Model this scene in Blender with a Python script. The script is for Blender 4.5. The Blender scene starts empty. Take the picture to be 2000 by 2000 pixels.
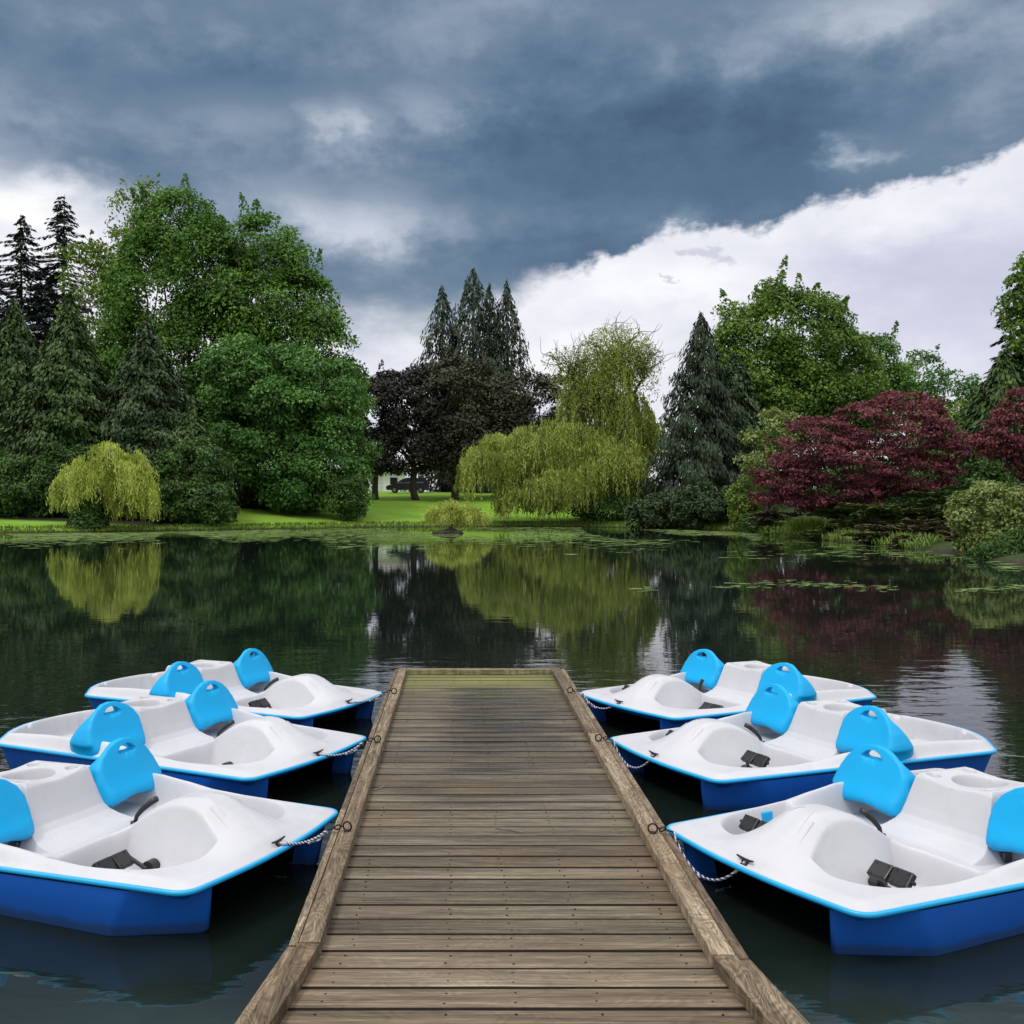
import bpy, bmesh, math, random
import numpy as np
from math import radians, sin, cos, pi
from mathutils import Vector, Matrix

# ------------------------------------------------------------------ camera, sky, sun, exposure
SC = bpy.context.scene
COL = SC.collection
CAMZ, F, VX, HY = 1.82, 1992.0, 896.0, 984.0        # eye height above the water, focal length and vanishing point of the 2000 px photo
cam = bpy.data.cameras.new('camera'); camo = bpy.data.objects.new('camera', cam); COL.objects.link(camo)
camo.location = (0, 0, CAMZ); camo.rotation_euler = (radians(90), 0, 0)
cam.sensor_width = 36; cam.lens = F / 2000 * 36
cam.shift_x = (1000 - VX) / 2000; cam.shift_y = -(1000 - HY) / 2000
cam.clip_start = 0.05; cam.clip_end = 9000
SC.camera = camo
SC.view_settings.view_transform = 'Standard'; SC.view_settings.look = 'None'
SC.view_settings.exposure = 0.0; SC.view_settings.gamma = 1
SC.render.engine = 'CYCLES'
cy = SC.cycles
cy.max_bounces = 6; cy.diffuse_bounces = 3; cy.glossy_bounces = 3; cy.transmission_bounces = 3; cy.transparent_max_bounces = 4
cy.use_denoising = True
try: cy.denoiser = 'OPENIMAGEDENOISE'; cy.denoising_input_passes = 'RGB_ALBEDO_NORMAL'
except Exception: pass

SUN_EL, SUN_AZ = radians(62), radians(236)           # azimuth from +Y clockwise: behind the camera, a little to the left
sun = bpy.data.lights.new('sun', 'SUN'); suno = bpy.data.objects.new('sun', sun); COL.objects.link(suno)
sun.energy = 1.5; sun.angle = radians(12); sun.color = (1.0, 0.965, 0.91)
suno.rotation_euler = (radians(90) - SUN_EL, 0, pi - SUN_AZ + pi)
suno.rotation_euler = Vector((-sin(SUN_AZ) * cos(SUN_EL), -cos(SUN_AZ) * cos(SUN_EL), -sin(SUN_EL))).to_track_quat('-Z', 'Y').to_euler()


class NT:
    """small helper to write node trees"""
    def __init__(s, tree): s.t = tree; s.n = tree.nodes; s.l = tree.links
    def node(s, typ, **kw):
        n = s.n.new(typ)
        for k, v in kw.items(): setattr(n, k, v)
        return n
    def inp(s, n, i, v):
        if v is None: return
        if hasattr(v, 'links') or isinstance(v, bpy.types.NodeSocket): s.l.new(v, n.inputs[i])
        else: n.inputs[i].default_value = v
    def math(s, op, a, b=None, c=None, clamp=False):
        n = s.node('ShaderNodeMath', operation=op, use_clamp=clamp)
        s.inp(n, 0, a); s.inp(n, 1, b); s.inp(n, 2, c)
        return n.outputs[0]
    def maprange(s, v, a, b, c=0.0, d=1.0, smooth=True):
        n = s.node('ShaderNodeMapRange', interpolation_type='SMOOTHSTEP' if smooth else 'LINEAR')
        s.inp(n, 0, v); s.inp(n, 1, a); s.inp(n, 2, b); s.inp(n, 3, c); s.inp(n, 4, d)
        return n.outputs[0]
    def mix(s, f, a, b, mode='MIX'):
        n = s.node('ShaderNodeMix', data_type='RGBA', blend_type=mode)
        s.inp(n, 0, f); s.inp(n, 6, a); s.inp(n, 7, b)
        return n.outputs[2]
    def noise(s, vec, scale, detail=4, rough=.55, dist=0.0, lac=2.0):
        n = s.node('ShaderNodeTexNoise'); s.inp(n, 'Vector', vec)
        s.inp(n, 'Scale', scale); s.inp(n, 'Detail', detail); s.inp(n, 'Roughness', rough); s.inp(n, 'Distortion', dist)
        return n.outputs['Fac']
    def ramp(s, f, stops, interp='LINEAR'):
        n = s.node('ShaderNodeValToRGB'); r = n.color_ramp; r.interpolation = interp
        while len(r.elements) < len(stops): r.elements.new(0.5)
        for e, (p, c) in zip(r.elements, stops):
            e.position = p; e.color = (c, c, c, 1) if isinstance(c, (int, float)) else (*c, 1)
        s.inp(n, 0, f)
        return n.outputs[0]
    def vec(s, x, y, z):
        n = s.node('ShaderNodeCombineXYZ'); s.inp(n, 0, x); s.inp(n, 1, y); s.inp(n, 2, z); return n.outputs[0]
    def scale(s, v, sc):
        n = s.node('ShaderNodeMapping'); s.inp(n, 0, v); n.inputs['Scale'].default_value = sc; return n.outputs[0]
    def bump(s, h, strength=.3, dist=.01, normal=None):
        n = s.node('ShaderNodeBump'); s.inp(n, 'Strength', strength); s.inp(n, 'Distance', dist); s.inp(n, 'Height', h)
        if normal is not None: s.inp(n, 'Normal', normal)
        return n.outputs[0]


def world():
    w = bpy.data.worlds.new('World'); SC.world = w; w.use_nodes = True
    T = NT(w.node_tree); T.n.clear()
    d = T.node('ShaderNodeTexCoord').outputs['Generated']
    sx = T.node('ShaderNodeSeparateXYZ'); T.inp(sx, 0, d); X, Y, Z = sx.outputs
    az = T.math('ARCTAN2', X, Y)                       # 0 over the far shore, positive to the right
    el = T.math('ARCSINE', Z)
    p = T.vec(az, T.math('MULTIPLY', el, 1.9), 0.37)
    big = T.math('SUBTRACT', T.noise(p, 4.0, 6, .56, .3), .5)
    mid = T.math('SUBTRACT', T.noise(T.vec(T.math('ADD', az, 3.1), T.math('MULTIPLY', el, 2.1), 1.7), 9.0, 7, .56, .2), .5)
    fine = T.math('SUBTRACT', T.noise(T.vec(az, T.math('MULTIPLY', el, 1.3), 4.2), 26.0, 6, .6), .5)
    # lower edge of the storm cloud as an elevation over azimuth
    def ae(px, py):
        u, v = (px - VX) / F, (HY - py) / F
        return math.atan(u), math.atan(v / math.hypot(1, u))
    A0, A1 = -.62, .72
    pts = [(0, 345), (180, 372), (330, 420), (470, 510), (600, 610), (700, 632), (850, 628), (980, 594), (1090, 538), (1220, 492), (1290, 452), (1420, 462), (1540, 425), (1700, 372), (1860, 350), (2000, 305)]
    stops = [(0.0, .36 / .6)]
    for q in pts:
        a, e = ae(*q); stops.append(((a - A0) / (A1 - A0), e / .6))
    stops.append((1.0, .36 / .6))
    edge = T.math('MULTIPLY', T.ramp(T.maprange(az, A0, A1, 0, 1, False), stops), .6)
    s = T.math('SUBTRACT', el, edge)
    side = T.maprange(az, -.02, .14)                  # crisp edge on the right, soft on the left
    amp = T.mix(side, (.10, .10, .10, 1), (.075, .075, .075, 1))
    s = T.math('ADD', s, T.math('MULTIPLY', mid, amp))
    s = T.math('ADD', s, T.math('MULTIPLY', fine, T.math('MULTIPLY_ADD', side, .034, .026)))
    wid = T.math('MULTIPLY_ADD', side, -.050, .062)
    thick = T.maprange(T.math('DIVIDE', s, wid), -.55, T.math('MULTIPLY_ADD', side, .45, .45))
    # tone inside the storm cloud
    wob = T.math('SUBTRACT', T.noise(T.vec(az, T.math('MULTIPLY', el, 1.6), 8.8), 13.0, 5, .62), .5)
    azd = T.math('ADD', az, T.math('MULTIPLY', wob, .17)); eld = T.math('ADD', el, T.math('ADD', T.math('MULTIPLY', mid, .075), T.math('MULTIPLY', fine, .03)))
    def blob(px, py, rx, ry):
        a, e = ae(px, py)
        ax = T.math('DIVIDE', T.math('SUBTRACT', azd, a), rx / F); ey = T.math('DIVIDE', T.math('SUBTRACT', eld, e), ry / F)
        r2 = T.math('ADD', T.math('MULTIPLY', ax, ax), T.math('MULTIPLY', ey, ey))
        return T.math('EXPONENT', T.math('MULTIPLY', r2, -1))
    tone = T.math('ADD', .385, T.math('MULTIPLY', big, .55))
    tone = T.math('ADD', tone, T.math('MULTIPLY', mid, .48))
    tone = T.math('ADD', tone, T.math('MULTIPLY', fine, .24))
    for (q, a) in (((850, 235, 120, 55), .34), ((655, 245, 60, 45), .30), ((450, 250, 160, 70), .16), ((760, 450, 260, 55), .34), ((560, 400, 160, 60), .2), ((1640, 40, 330, 70), .30),
                   ((0, 250, 120, 120), .2), ((1690, 285, 45, 22), .4), ((300, 40, 400, 60), .1), ((90, 375, 150, 40), .5), ((1340, 440, 60, 30), .3), ((1950, 180, 130, 80), .12),
                   ((1250, 290, 420, 170), -.24), ((420, 130, 330, 60), -.13), ((1050, 480, 200, 60), -.16), ((150, 300, 190, 50), -.06), ((1700, 200, 200, 60), -.1)):
        tone = T.math('ADD', tone, T.math('MULTIPLY', blob(*q), a))
    dark = T.ramp(tone, [(0.0, (.060, .108, .190)), (.22, (.100, .172, .275)), (.42, (.170, .252, .358)), (.62, (.31, .385, .49)), (.82, (.58, .64, .74)), (1.0, (.86, .88, .94))])
    # pale sheet of cloud below the storm cloud, some blue of the sky in it
    veil = T.math('ADD', .62, T.math('MULTIPLY', big, .9))
    veil = T.math('ADD', veil, T.math('MULTIPLY', mid, .35))
    for (q, a) in (((1900, 560, 420, 190), -.24), ((1330, 620, 130, 80), -.18), ((720, 680, 60, 60), -.2), ((1350, 560, 240, 60), .35), ((1700, 430, 200, 60), .3), ((640, 640, 40, 60), .4), ((40, 390, 90, 50), .4)):
        veil = T.math('ADD', veil, T.math('MULTIPLY', blob(*q), a))
    light = T.ramp(veil, [(0.0, (.50, .52, .66)), (.35, (.68, .69, .84)), (.6, (.88, .89, .97)), (.8, (1.04, 1.04, 1.06)), (1.0, (1.16, 1.16, 1.16))])
    sm = T.math('ADD', blob(1370, 500, 28, 16), T.math('ADD', blob(1430, 518, 45, 14), blob(1312, 555, 14, 9)))   # small torn clouds
    sm = T.maprange(T.math('ADD', sm, T.math('MULTIPLY', fine, .8)), .35, .9)
    light = T.mix(T.math('MULTIPLY', sm, .55), light, (.50, .54, .68, 1))
    sky = T.mix(thick, light, dark)
    # unseen sky overhead and behind, made far brighter to light the scene
    up = T.maprange(el, .52, .98)
    back = T.maprange(Y, .35, -.35)
    over = T.math('MAXIMUM', up, back)
    oc = T.ramp(T.math('ADD', .5, T.math('ADD', T.math('MULTIPLY', big, 1.2), T.math('MULTIPLY', mid, .6))), [(0.2, (.80, .83, .88)), (.55, (1.40, 1.40, 1.39)), (.85, (1.95, 1.94, 1.90))])
    lo = T.maprange(el, -.05, .95, .56, 1.46); oc = T.mix(1.0, oc, T.vec(lo, lo, lo), 'MULTIPLY')   # brightness raised towards the zenith for stronger light from above
    sky = T.mix(over, sky, oc)
    ns = T.node('ShaderNodeTexSky', sky_type='NISHITA'); ns.sun_disc = False; ns.sun_elevation = SUN_EL; ns.sun_rotation = SUN_AZ
    b0 = T.node('ShaderNodeBackground'); T.inp(b0, 0, ns.outputs[0]); T.inp(b0, 1, .05)
    b1 = T.node('ShaderNodeBackground'); T.inp(b1, 0, sky); T.inp(b1, 1, 1.0)
    m = T.node('ShaderNodeMixShader'); T.inp(m, 0, .93); T.inp(m, 1, b0.outputs[0]); T.inp(m, 2, b1.outputs[0])
    o = T.node('ShaderNodeOutputWorld'); T.inp(o, 0, m.outputs[0])
world()

# ------------------------------------------------------------------ helpers
RNG = np.random.default_rng(7)
random.seed(7)

def at(px, py, D):
    """a point of the photo (2000 px) at depth D, in world metres"""
    return Vector(((px - VX) * D / F, D, CAMZ - (py - HY) * D / F))

def tag(o, label=None, cat=None, group=None, kind=None):
    if label: o['label'] = label
    if cat: o['category'] = cat
    if group: o['group'] = group
    if kind: o['kind'] = kind
    return o

def thing(name, label, cat, loc=(0, 0, 0), rot=(0, 0, 0), group=None):
    o = bpy.data.objects.new(name, None); COL.objects.link(o); o.empty_display_size = .2
    o.location = loc; o.rotation_euler = rot
    return tag(o, label, cat, group)

def obj(name, me, mats, parent=None, smooth=True):
    o = bpy.data.objects.new(name, me); COL.objects.link(o)
    for m in (mats if isinstance(mats, (list, tuple)) else [mats]):
        if m and m.name not in [x.name for x in me.materials if x]: me.materials.append(m)
    if parent: o.parent = parent
    me.polygons.foreach_set('use_smooth', np.full(len(me.polygons), bool(smooth)))
    return o

def mesh_np(name, V, Q, attr=None, matidx=None):
    """mesh from arrays: V (n,3), Q (m,4 or 3); attr: per-face float called tint"""
    me = bpy.data.meshes.new(name); V = np.asarray(V, np.float32); Q = np.asarray(Q, np.int32); k = Q.shape[1]
    me.vertices.add(len(V)); me.vertices.foreach_set('co', V.ravel())
    me.loops.add(Q.size); me.loops.foreach_set('vertex_index', Q.ravel())
    me.polygons.add(len(Q)); me.polygons.foreach_set('loop_start', np.arange(len(Q), dtype=np.int32) * k)
    try: me.polygons.foreach_set('loop_total', np.full(len(Q), k, np.int32))
    except Exception: pass
    if matidx is not None: me.polygons.foreach_set('material_index', np.asarray(matidx, np.int32))
    if attr is not None:
        a = me.attributes.new('tint', 'FLOAT', 'FACE'); a.data.foreach_set('value', np.asarray(attr, np.float32))
    me.update(calc_edges=True); me.validate()
    return me

class MB:
    """collects simple solids in one bmesh"""
    def __init__(s): s.b = bmesh.new()
    def box(s, c, d, M=None, bev=0.0, seg=2, mi=0):
        r = bmesh.ops.create_cube(s.b, size=1); vs = r['verts']
        for v in vs: v.co = Vector((v.co.x * d[0], v.co.y * d[1], v.co.z * d[2]))
        if bev:
            es = list({e for v in vs for e in v.link_edges})
            q = bmesh.ops.bevel(s.b, geom=es, offset=bev, segments=seg, affect='EDGES', profile=.5)
            vs = list({v for f in q['faces'] for v in f.verts} | {v for v in vs if v.is_valid})
            fs = {f for v in vs for f in v.link_faces}; vs = list({v for f in fs for v in f.verts})
        for v in vs: v.co = (M @ v.co if M else v.co) + Vector(c)
        for f in {f for v in vs for f in v.link_faces}: f.material_index = mi
        return vs
    def cyl(s, a, b, r0, r1=None, n=12, caps=True, mi=0):
        a, b = Vector(a), Vector(b); r1 = r0 if r1 is None else r1
        q = (b - a).to_track_quat('Z', 'Y').to_matrix(); rings = []
        for p, r in ((a, r0), (b, r1)): rings.append([s.b.verts.new(p + q @ Vector((r * cos(t * 2 * pi / n), r * sin(t * 2 * pi / n), 0))) for t in range(n)])
        for i in range(n): s.b.faces.new((rings[0][i], rings[0][(i + 1) % n], rings[1][(i + 1) % n], rings[1][i])).material_index = mi
        if caps: s.b.faces.new(rings[0][::-1]).material_index = mi; s.b.faces.new(rings[1]).material_index = mi
    def tube(s, pts, rad, n=8, caps=True, stripes=False, closed=False):
        pts = [Vector(p) for p in pts]; N = len(pts); rad = rad if hasattr(rad, '__len__') else [rad] * N; rings = []; up = None
        for i, p in enumerate(pts):
            t = (pts[(i + 1) % N] - pts[i - 1]) if closed else (pts[min(i + 1, N - 1)] - pts[max(i - 1, 0)])
            if t.length < 1e-9: t = Vector((0, 0, 1))
            t.normalize()
            if up is None: up = Vector((0, 0, 1)) if abs(t.z) < .9 else Vector((1, 0, 0))
            sd = t.cross(up); sd = sd.normalized() if sd.length > 1e-6 else t.orthogonal().normalized(); up = sd.cross(t).normalized()
            rings.append([s.b.verts.new(p + (sd * cos(k * 2 * pi / n) + up * sin(k * 2 * pi / n)) * rad[i]) for k in range(n)])
        for i in range(N if closed else N - 1):
            A, B = rings[i], rings[(i + 1) % N]
            for k in range(n):
                f = s.b.faces.new((A[k], A[(k + 1) % n], B[(k + 1) % n], B[k]))
                if stripes: f.material_index = ((i + k) // 2) % 2
        if caps and not closed:
            s.b.faces.new(rings[0][::-1]); s.b.faces.new(rings[-1])
    def ring(s, c, R, r, M=None, n=20, m=8):
        M = M or Matrix.Identity(3)
        s.tube([Vector(c) + M @ Vector((R * cos(i * 2 * pi / n), 0, R * sin(i * 2 * pi / n))) for i in range(n)], r, m, closed=True)
    def prism(s, poly, z0, z1, top=None, mi=0):
        """vertical prism on polygon poly (ccw), top polygon may differ"""
        top = top or poly; n = len(poly)
        a = [s.b.verts.new((x, y, z0)) for x, y in poly]; b = [s.b.verts.new((x, y, z1)) for x, y in top]
        for i in range(n): s.b.faces.new((a[i], a[(i + 1) % n], b[(i + 1) % n], b[i])).material_index = mi
        s.b.faces.new(a[::-1]).material_index = mi; s.b.faces.new(b).material_index = mi
    def build(s, name, mats, parent=None, smooth=False, sharp=None):
        bmesh.ops.recalc_face_normals(s.b, faces=s.b.faces[:])
        me = bpy.data.meshes.new(name); s.b.to_mesh(me); s.b.free()
        o = obj(name, me, mats, parent, smooth or sharp is not None)
        if sharp is not None:
            try: me.set_sharp_from_angle(angle=radians(sharp))
            except Exception: pass
        return o

def material(name):
    m = bpy.data.materials.new(name); m.use_nodes = True; T = NT(m.node_tree); T.n.clear()
    out = T.node('ShaderNodeOutputMaterial'); P = T.node('ShaderNodeBsdfPrincipled'); T.l.new(P.outputs[0], out.inputs[0])
    return m, T, P, out

def simple(name, c, rough=.5, var=.12, nscale=8.0, spec=.5, metal=0.0, bump=0.0, bscale=60):
    m, T, P, _ = material(name); co = T.node('ShaderNodeTexCoord').outputs['Object']
    n = T.noise(co, nscale, 5, .6)
    f = T.maprange(n, .3, .7, 1 - var, 1 + var, False)
    T.inp(P, 'Base Color', T.mix(1.0, (*c, 1), T.vec(f, f, f), 'MULTIPLY'))
    T.inp(P, 'Roughness', T.maprange(T.noise(co, nscale * 3, 4), .3, .7, rough * .85, min(1, rough * 1.15), False))
    T.inp(P, 'Metallic', metal); T.inp(P, 'Specular IOR Level', spec)
    if bump: T.inp(P, 'Normal', T.bump(T.noise(co, bscale, 3), bump, .01))
    return m

def leafmat(name, c0, c1, c2, trans=.28, rough=.55):
    """leaves differ one from another through their own tint attribute"""
    m, T, P, out = material(name)
    a = T.node('ShaderNodeAttribute', attribute_name='tint').outputs['Fac']
    c = T.ramp(a, [(0.0, c0), (.5, c1), (1.0, c2)])
    T.inp(P, 'Base Color', c); T.inp(P, 'Roughness', rough); T.inp(P, 'Specular IOR Level', .35)
    tr = T.node('ShaderNodeBsdfTranslucent'); T.inp(tr, 0, c)
    mx = T.node('ShaderNodeMixShader'); T.inp(mx, 0, trans); T.inp(mx, 1, P.outputs[0]); T.inp(mx, 2, tr.outputs[0])
    T.l.new(mx.outputs[0], out.inputs[0])
    return m

def barkmat(name, c):
    m, T, P, _ = material(name); co = T.node('ShaderNodeTexCoord').outputs['Object']
    n = T.noise(T.scale(co, (6, 6, 1.2)), 2.0, 6, .65)
    T.inp(P, 'Base Color', T.mix(n, (c[0] * .45, c[1] * .45, c[2] * .45, 1), (c[0] * 1.5, c[1] * 1.5, c[2] * 1.5, 1)))
    T.inp(P, 'Roughness', .9); T.inp(P, 'Normal', T.bump(n, .6, .05))
    return m

BARK = barkmat('bark', (.09, .075, .06)); BARKD = barkmat('dark_bark', (.045, .038, .034)); BARKW = barkmat('willow_bark', (.055, .048, .036))

# ------------------------------------------------------------------ ground and water
SHORE_PX = [(0, 1041), (200, 1039), (440, 1035), (700, 1030), (880, 1028), (1100, 1028), (1300, 1032), (1450, 1038), (1560, 1050), (1650, 1058), (1800, 1073), (1900, 1086), (2000, 1106)]
def onwater(px, py):
    D = CAMZ * F / (py - HY); return ((px - VX) * D / F, D)
POND = [onwater(*p) for p in SHORE_PX] + [(20, 25), (24, 18), (22, 8), (12, 1.4), (3, .7), (-3, .7), (-14, 1.6), (-34, 10), (-46, 26), (-48, 44), (-41, 57)]
def smooth_poly(P, it=2):
    P = np.array(P, float)
    for _ in range(it):
        N = np.roll(P, -1, 0); P = np.stack([P * .75 + N * .25, P * .25 + N * .75], 1).reshape(-1, 2)
    return P
PONDP = smooth_poly(POND, 2)
def poly_sd(pts, poly):
    """signed distance, positive outside"""
    A = poly; B = np.roll(poly, -1, 0); d = np.full(len(pts), 1e9); ins = np.zeros(len(pts), bool)
    for a, b in zip(A, B):
        ab = b - a; t = np.clip(((pts - a) @ ab) / (ab @ ab + 1e-12), 0, 1)
        q = a + t[:, None] * ab; d = np.minimum(d, np.hypot(*(pts - q).T))
        c = (a[1] > pts[:, 1]) != (b[1] > pts[:, 1])
        with np.errstate(divide='ignore', invalid='ignore'):
            xi = (b[0] - a[0]) * (pts[:, 1] - a[1]) / (b[1] - a[1] + 1e-15) + a[0]
        ins ^= c & (pts[:, 0] < xi)
    return np.where(ins, -d, d)
def vnoise(x, y, s, seed=0):
    r = np.random.default_rng(seed); z = np.zeros_like(x)
    for k in range(6):
        a = r.uniform(0, 2 * pi); f = r.uniform(.6, 1.6) / s; z += np.sin((x * cos(a) + y * sin(a)) * f * 2 * pi + r.uniform(0, 6))
    return z / 6
def ground_h(x, y, d):
    up = .24 * np.clip(d / .5, 0, 1) + .095 * np.clip(d - 1.5, 0, 1e9)
    up = np.where(up > 2.4, 2.4 + 1.1 * (1 - np.exp(-(up - 2.4) / 1.1)), up)
    up = up + .07 * vnoise(x, y, 9, 3) * np.clip(d / 6, 0, 1) + .8 * vnoise(x, y, 120, 5) * np.clip((d - 40) / 80, 0, 1)
    dn = np.maximum(-1.4, .55 * d) 
    return np.where(d > 0, up, dn)
def gz(x, y):
    P = np.array([[x, y]], float); d = poly_sd(P, PONDP); return float(ground_h(P[:, 0], P[:, 1], d)[0])

def ground():
    def axis(lo, hi, f0, f1, st):
        a = list(np.arange(f0, f1 + st / 2, st)); s = st
        v = f1
        while v < hi: s *= 1.22; v += s; a.append(v)
        v = f0; s = st
        while v > lo: s *= 1.22; v -= s; a.insert(0, v)
        return np.array(a)
    xs = axis(-3500, 3500, -62, 75, .75); ys = axis(-600, 5000, -6, 128, .75)
    X, Y = np.meshgrid(xs, ys, indexing='ij'); P = np.stack([X.ravel(), Y.ravel()], 1)
    d = poly_sd(P, PONDP); z = ground_h(P[:, 0], P[:, 1], d)
    nx, ny = X.shape; i = np.arange(nx * ny).reshape(nx, ny)
    Q = np.stack([i[:-1, :-1], i[1:, :-1], i[1:, 1:], i[:-1, 1:]], -1).reshape(-1, 4)
    m, T, Pn, _ = material('lawn')
    pos = T.node('ShaderNodeNewGeometry').outputs['Position']
    sp = T.node('ShaderNodeSeparateXYZ'); T.inp(sp, 0, pos)
    n1 = T.noise(pos, .35, 5, .6); n2 = T.noise(pos, 6.0, 4, .7); n3 = T.noise(T.scale(pos, (.16, .45, 1)), 1.0, 3)
    g = T.ramp(T.math('ADD', T.math('MULTIPLY', n1, .5), T.math('MULTIPLY', n2, .5)), [(.3, (.095, .20, .013)), (.5, (.155, .295, .020)), (.72, (.235, .38, .036))])
    g = T.mix(T.maprange(n3, .42, .60, 0, .45), g, (.19, .28, .045, 1)); g = T.mix(T.maprange(T.noise(T.scale(pos, (.30, .9, 1)), 1.0, 5, .7), .52, .68, 0, .5), g, (.060, .125, .014, 1))
    mud = T.mix(n2, (.018, .016, .010, 1), (.05, .045, .025, 1))
    k = T.maprange(T.math('ADD', sp.outputs[2], T.math('MULTIPLY', T.math('SUBTRACT', n2, .5), .14)), .03, .16)
    bed = T.maprange(T.math('ADD', sp.outputs[0], T.math('MULTIPLY', T.math('SUBTRACT', n1, .5), 6)), 12.5, 15.0)
    g = T.mix(bed, g, T.ramp(n2, [(.3, (.014, .022, .006)), (.55, (.030, .050, .012)), (.75, (.060, .090, .022))]))
    bedl = T.math('MULTIPLY', T.maprange(sp.outputs[0], -17.5, -19.5), T.maprange(sp.outputs[1], 69.5, 70.5)); g = T.mix(bedl, g, T.mix(n2, (.012, .012, .008, 1), (.035, .032, .02, 1)))
    T.inp(Pn, 'Base Color', T.mix(k, mud, g)); T.inp(Pn, 'Roughness', .9); T.inp(Pn, 'Specular IOR Level', .2)
    T.inp(Pn, 'Normal', T.bump(n2, .5, .08))
    o = obj('ground', mesh_np('ground', np.c_[P, z], Q), m); tag(o, kind='structure')

    # water: one sheet a little larger than the pond
    ext = 1.6
    P2 = PONDP; c = P2 - np.array([[-10, 35]]); 
    A = np.roll(P2, 1, 0); B = np.roll(P2, -1, 0); t = B - A; nrm = np.stack([t[:, 1], -t[:, 0]], 1); nrm /= np.linalg.norm(nrm, axis=1)[:, None] + 1e-9
    sgn = np.sign((nrm * c).sum(1)).sum(); nrm *= np.sign(sgn)
    bm = bmesh.new(); vs = [bm.verts.new((*q, 0)) for q in (P2 + nrm * ext)]; bm.faces.new(vs); bmesh.ops.triangulate(bm, faces=bm.faces[:]); bmesh.ops.recalc_face_normals(bm, faces=bm.faces[:])
    me = bpy.data.meshes.new('water'); bm.normal_update(); 
    if sum(f.normal.z for f in bm.faces) < 0: bmesh.ops.reverse_faces(bm, faces=bm.faces[:])
    bm.to_mesh(me); bm.free()
    m, T, Pn, _ = material('pond_water')
    pos = T.node('ShaderNodeNewGeometry').outputs['Position']
    murk = T.noise(T.scale(pos, (.5, .5, .5)), 1.0, 4)
    py_ = T.node('ShaderNodeSeparateXYZ'); T.inp(py_, 0, pos)           # silt shows through the shallows at the near shore
    shal = T.maprange(T.math('ADD', py_.outputs[1], T.math('MULTIPLY', T.math('SUBTRACT', murk, .5), 2.0)), 4.1, 2.6)
    T.inp(Pn, 'Base Color', T.mix(shal, T.mix(murk, (.004, .008, .006, 1), (.009, .014, .011, 1)), T.mix(murk, (.026, .042, .037, 1), (.048, .066, .058, 1))))
    T.inp(Pn, 'Roughness', .015); T.inp(Pn, 'IOR', 1.36); T.inp(Pn, 'Specular IOR Level', .5)
    sp = T.node('ShaderNodeSeparateXYZ'); T.inp(sp, 0, pos)
    r1 = T.noise(T.scale(pos, (1.7, 4.2, 1)), 1.0, 3, .5, .3)
    r2 = T.noise(T.scale(pos, (5.0, 13.0, 1)), 1.0, 2, .5, .5)
    patch = T.maprange(T.noise(T.scale(pos, (.12, .2, 1)), 1.0, 3), .42, .62)
    far = T.maprange(sp.outputs[1], 7.5, 14.5, .66, .07)
    h = T.math('ADD', T.math('MULTIPLY', r1, .030), T.math('MULTIPLY', T.math('MULTIPLY', r2, patch), .0065))
    bn = T.node('ShaderNodeBump'); T.inp(bn, 'Strength', T.math('MULTIPLY', far, .42)); T.inp(bn, 'Distance', 1.0); T.inp(bn, 'Height', h)
    T.inp(Pn, 'Normal', bn.outputs[0])
    o = obj('water', me, m, smooth=False); tag(o, kind='structure')

def weeds():
    """floating pond weed near the far bank and in drifts on the right"""
    V = []; Q = []; tint = []; r = RNG
    spots = []
    for _ in range(7500):
        px = r.uniform(-80, 1480) if r.random() < .985 else r.uniform(1480, 2080)
        ys = np.interp(px, [p[0] for p in SHORE_PX], [p[1] for p in SHORE_PX])
        py = ys + abs(r.normal(0, 1)) * (15 if 640 < px < 1300 else 9) + 1.5
        if vnoise(np.array([px]), np.array([py * 6]), 300, 9)[0] > -.25: spots.append((px, py, 1))
    for _ in range(300):
        px = r.uniform(1240, 2050); py = 1147 + (px - 1650) * .004 + r.normal(0, 3.2) + 6 * sin(px / 90)
        if sin(px / 37) + sin(px / 83 + 1) > -.7: spots.append((px, py, .42))
    for _ in range(90):
        px = r.uniform(1400, 1900); py = 1083 + r.normal(0, 5); spots.append((px, py, .8))
    for px, py, s in spots:
        x, y = onwater(px, py); n = 9; a0 = r.uniform(0, 6)
        L = r.uniform(.07, .42) * s; Wd = L * r.uniform(.3, .7); b = len(V)
        for k in range(n):
            a = a0 + k * 2 * pi / n; q = r.uniform(.55, 1.15); V.append((x + L * q * cos(a), y + Wd * q * sin(a), .006 + r.uniform(0, .006)))
        V.append((x, y, .012))
        for k in range(n): Q.append((b + k, b + (k + 1) % n, b + n)); tint.append(r.uniform(0, 1))
    m = leafmat('pond_weed', (.045, .085, .014), (.10, .165, .028), (.19, .26, .075), .05, .6)
    o = obj('pond_weed', mesh_np('pond_weed', V, Q, tint), m, smooth=False); tag(o, 'pale green weed floating in drifts on the pond', 'pond weed', kind='stuff')

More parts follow.
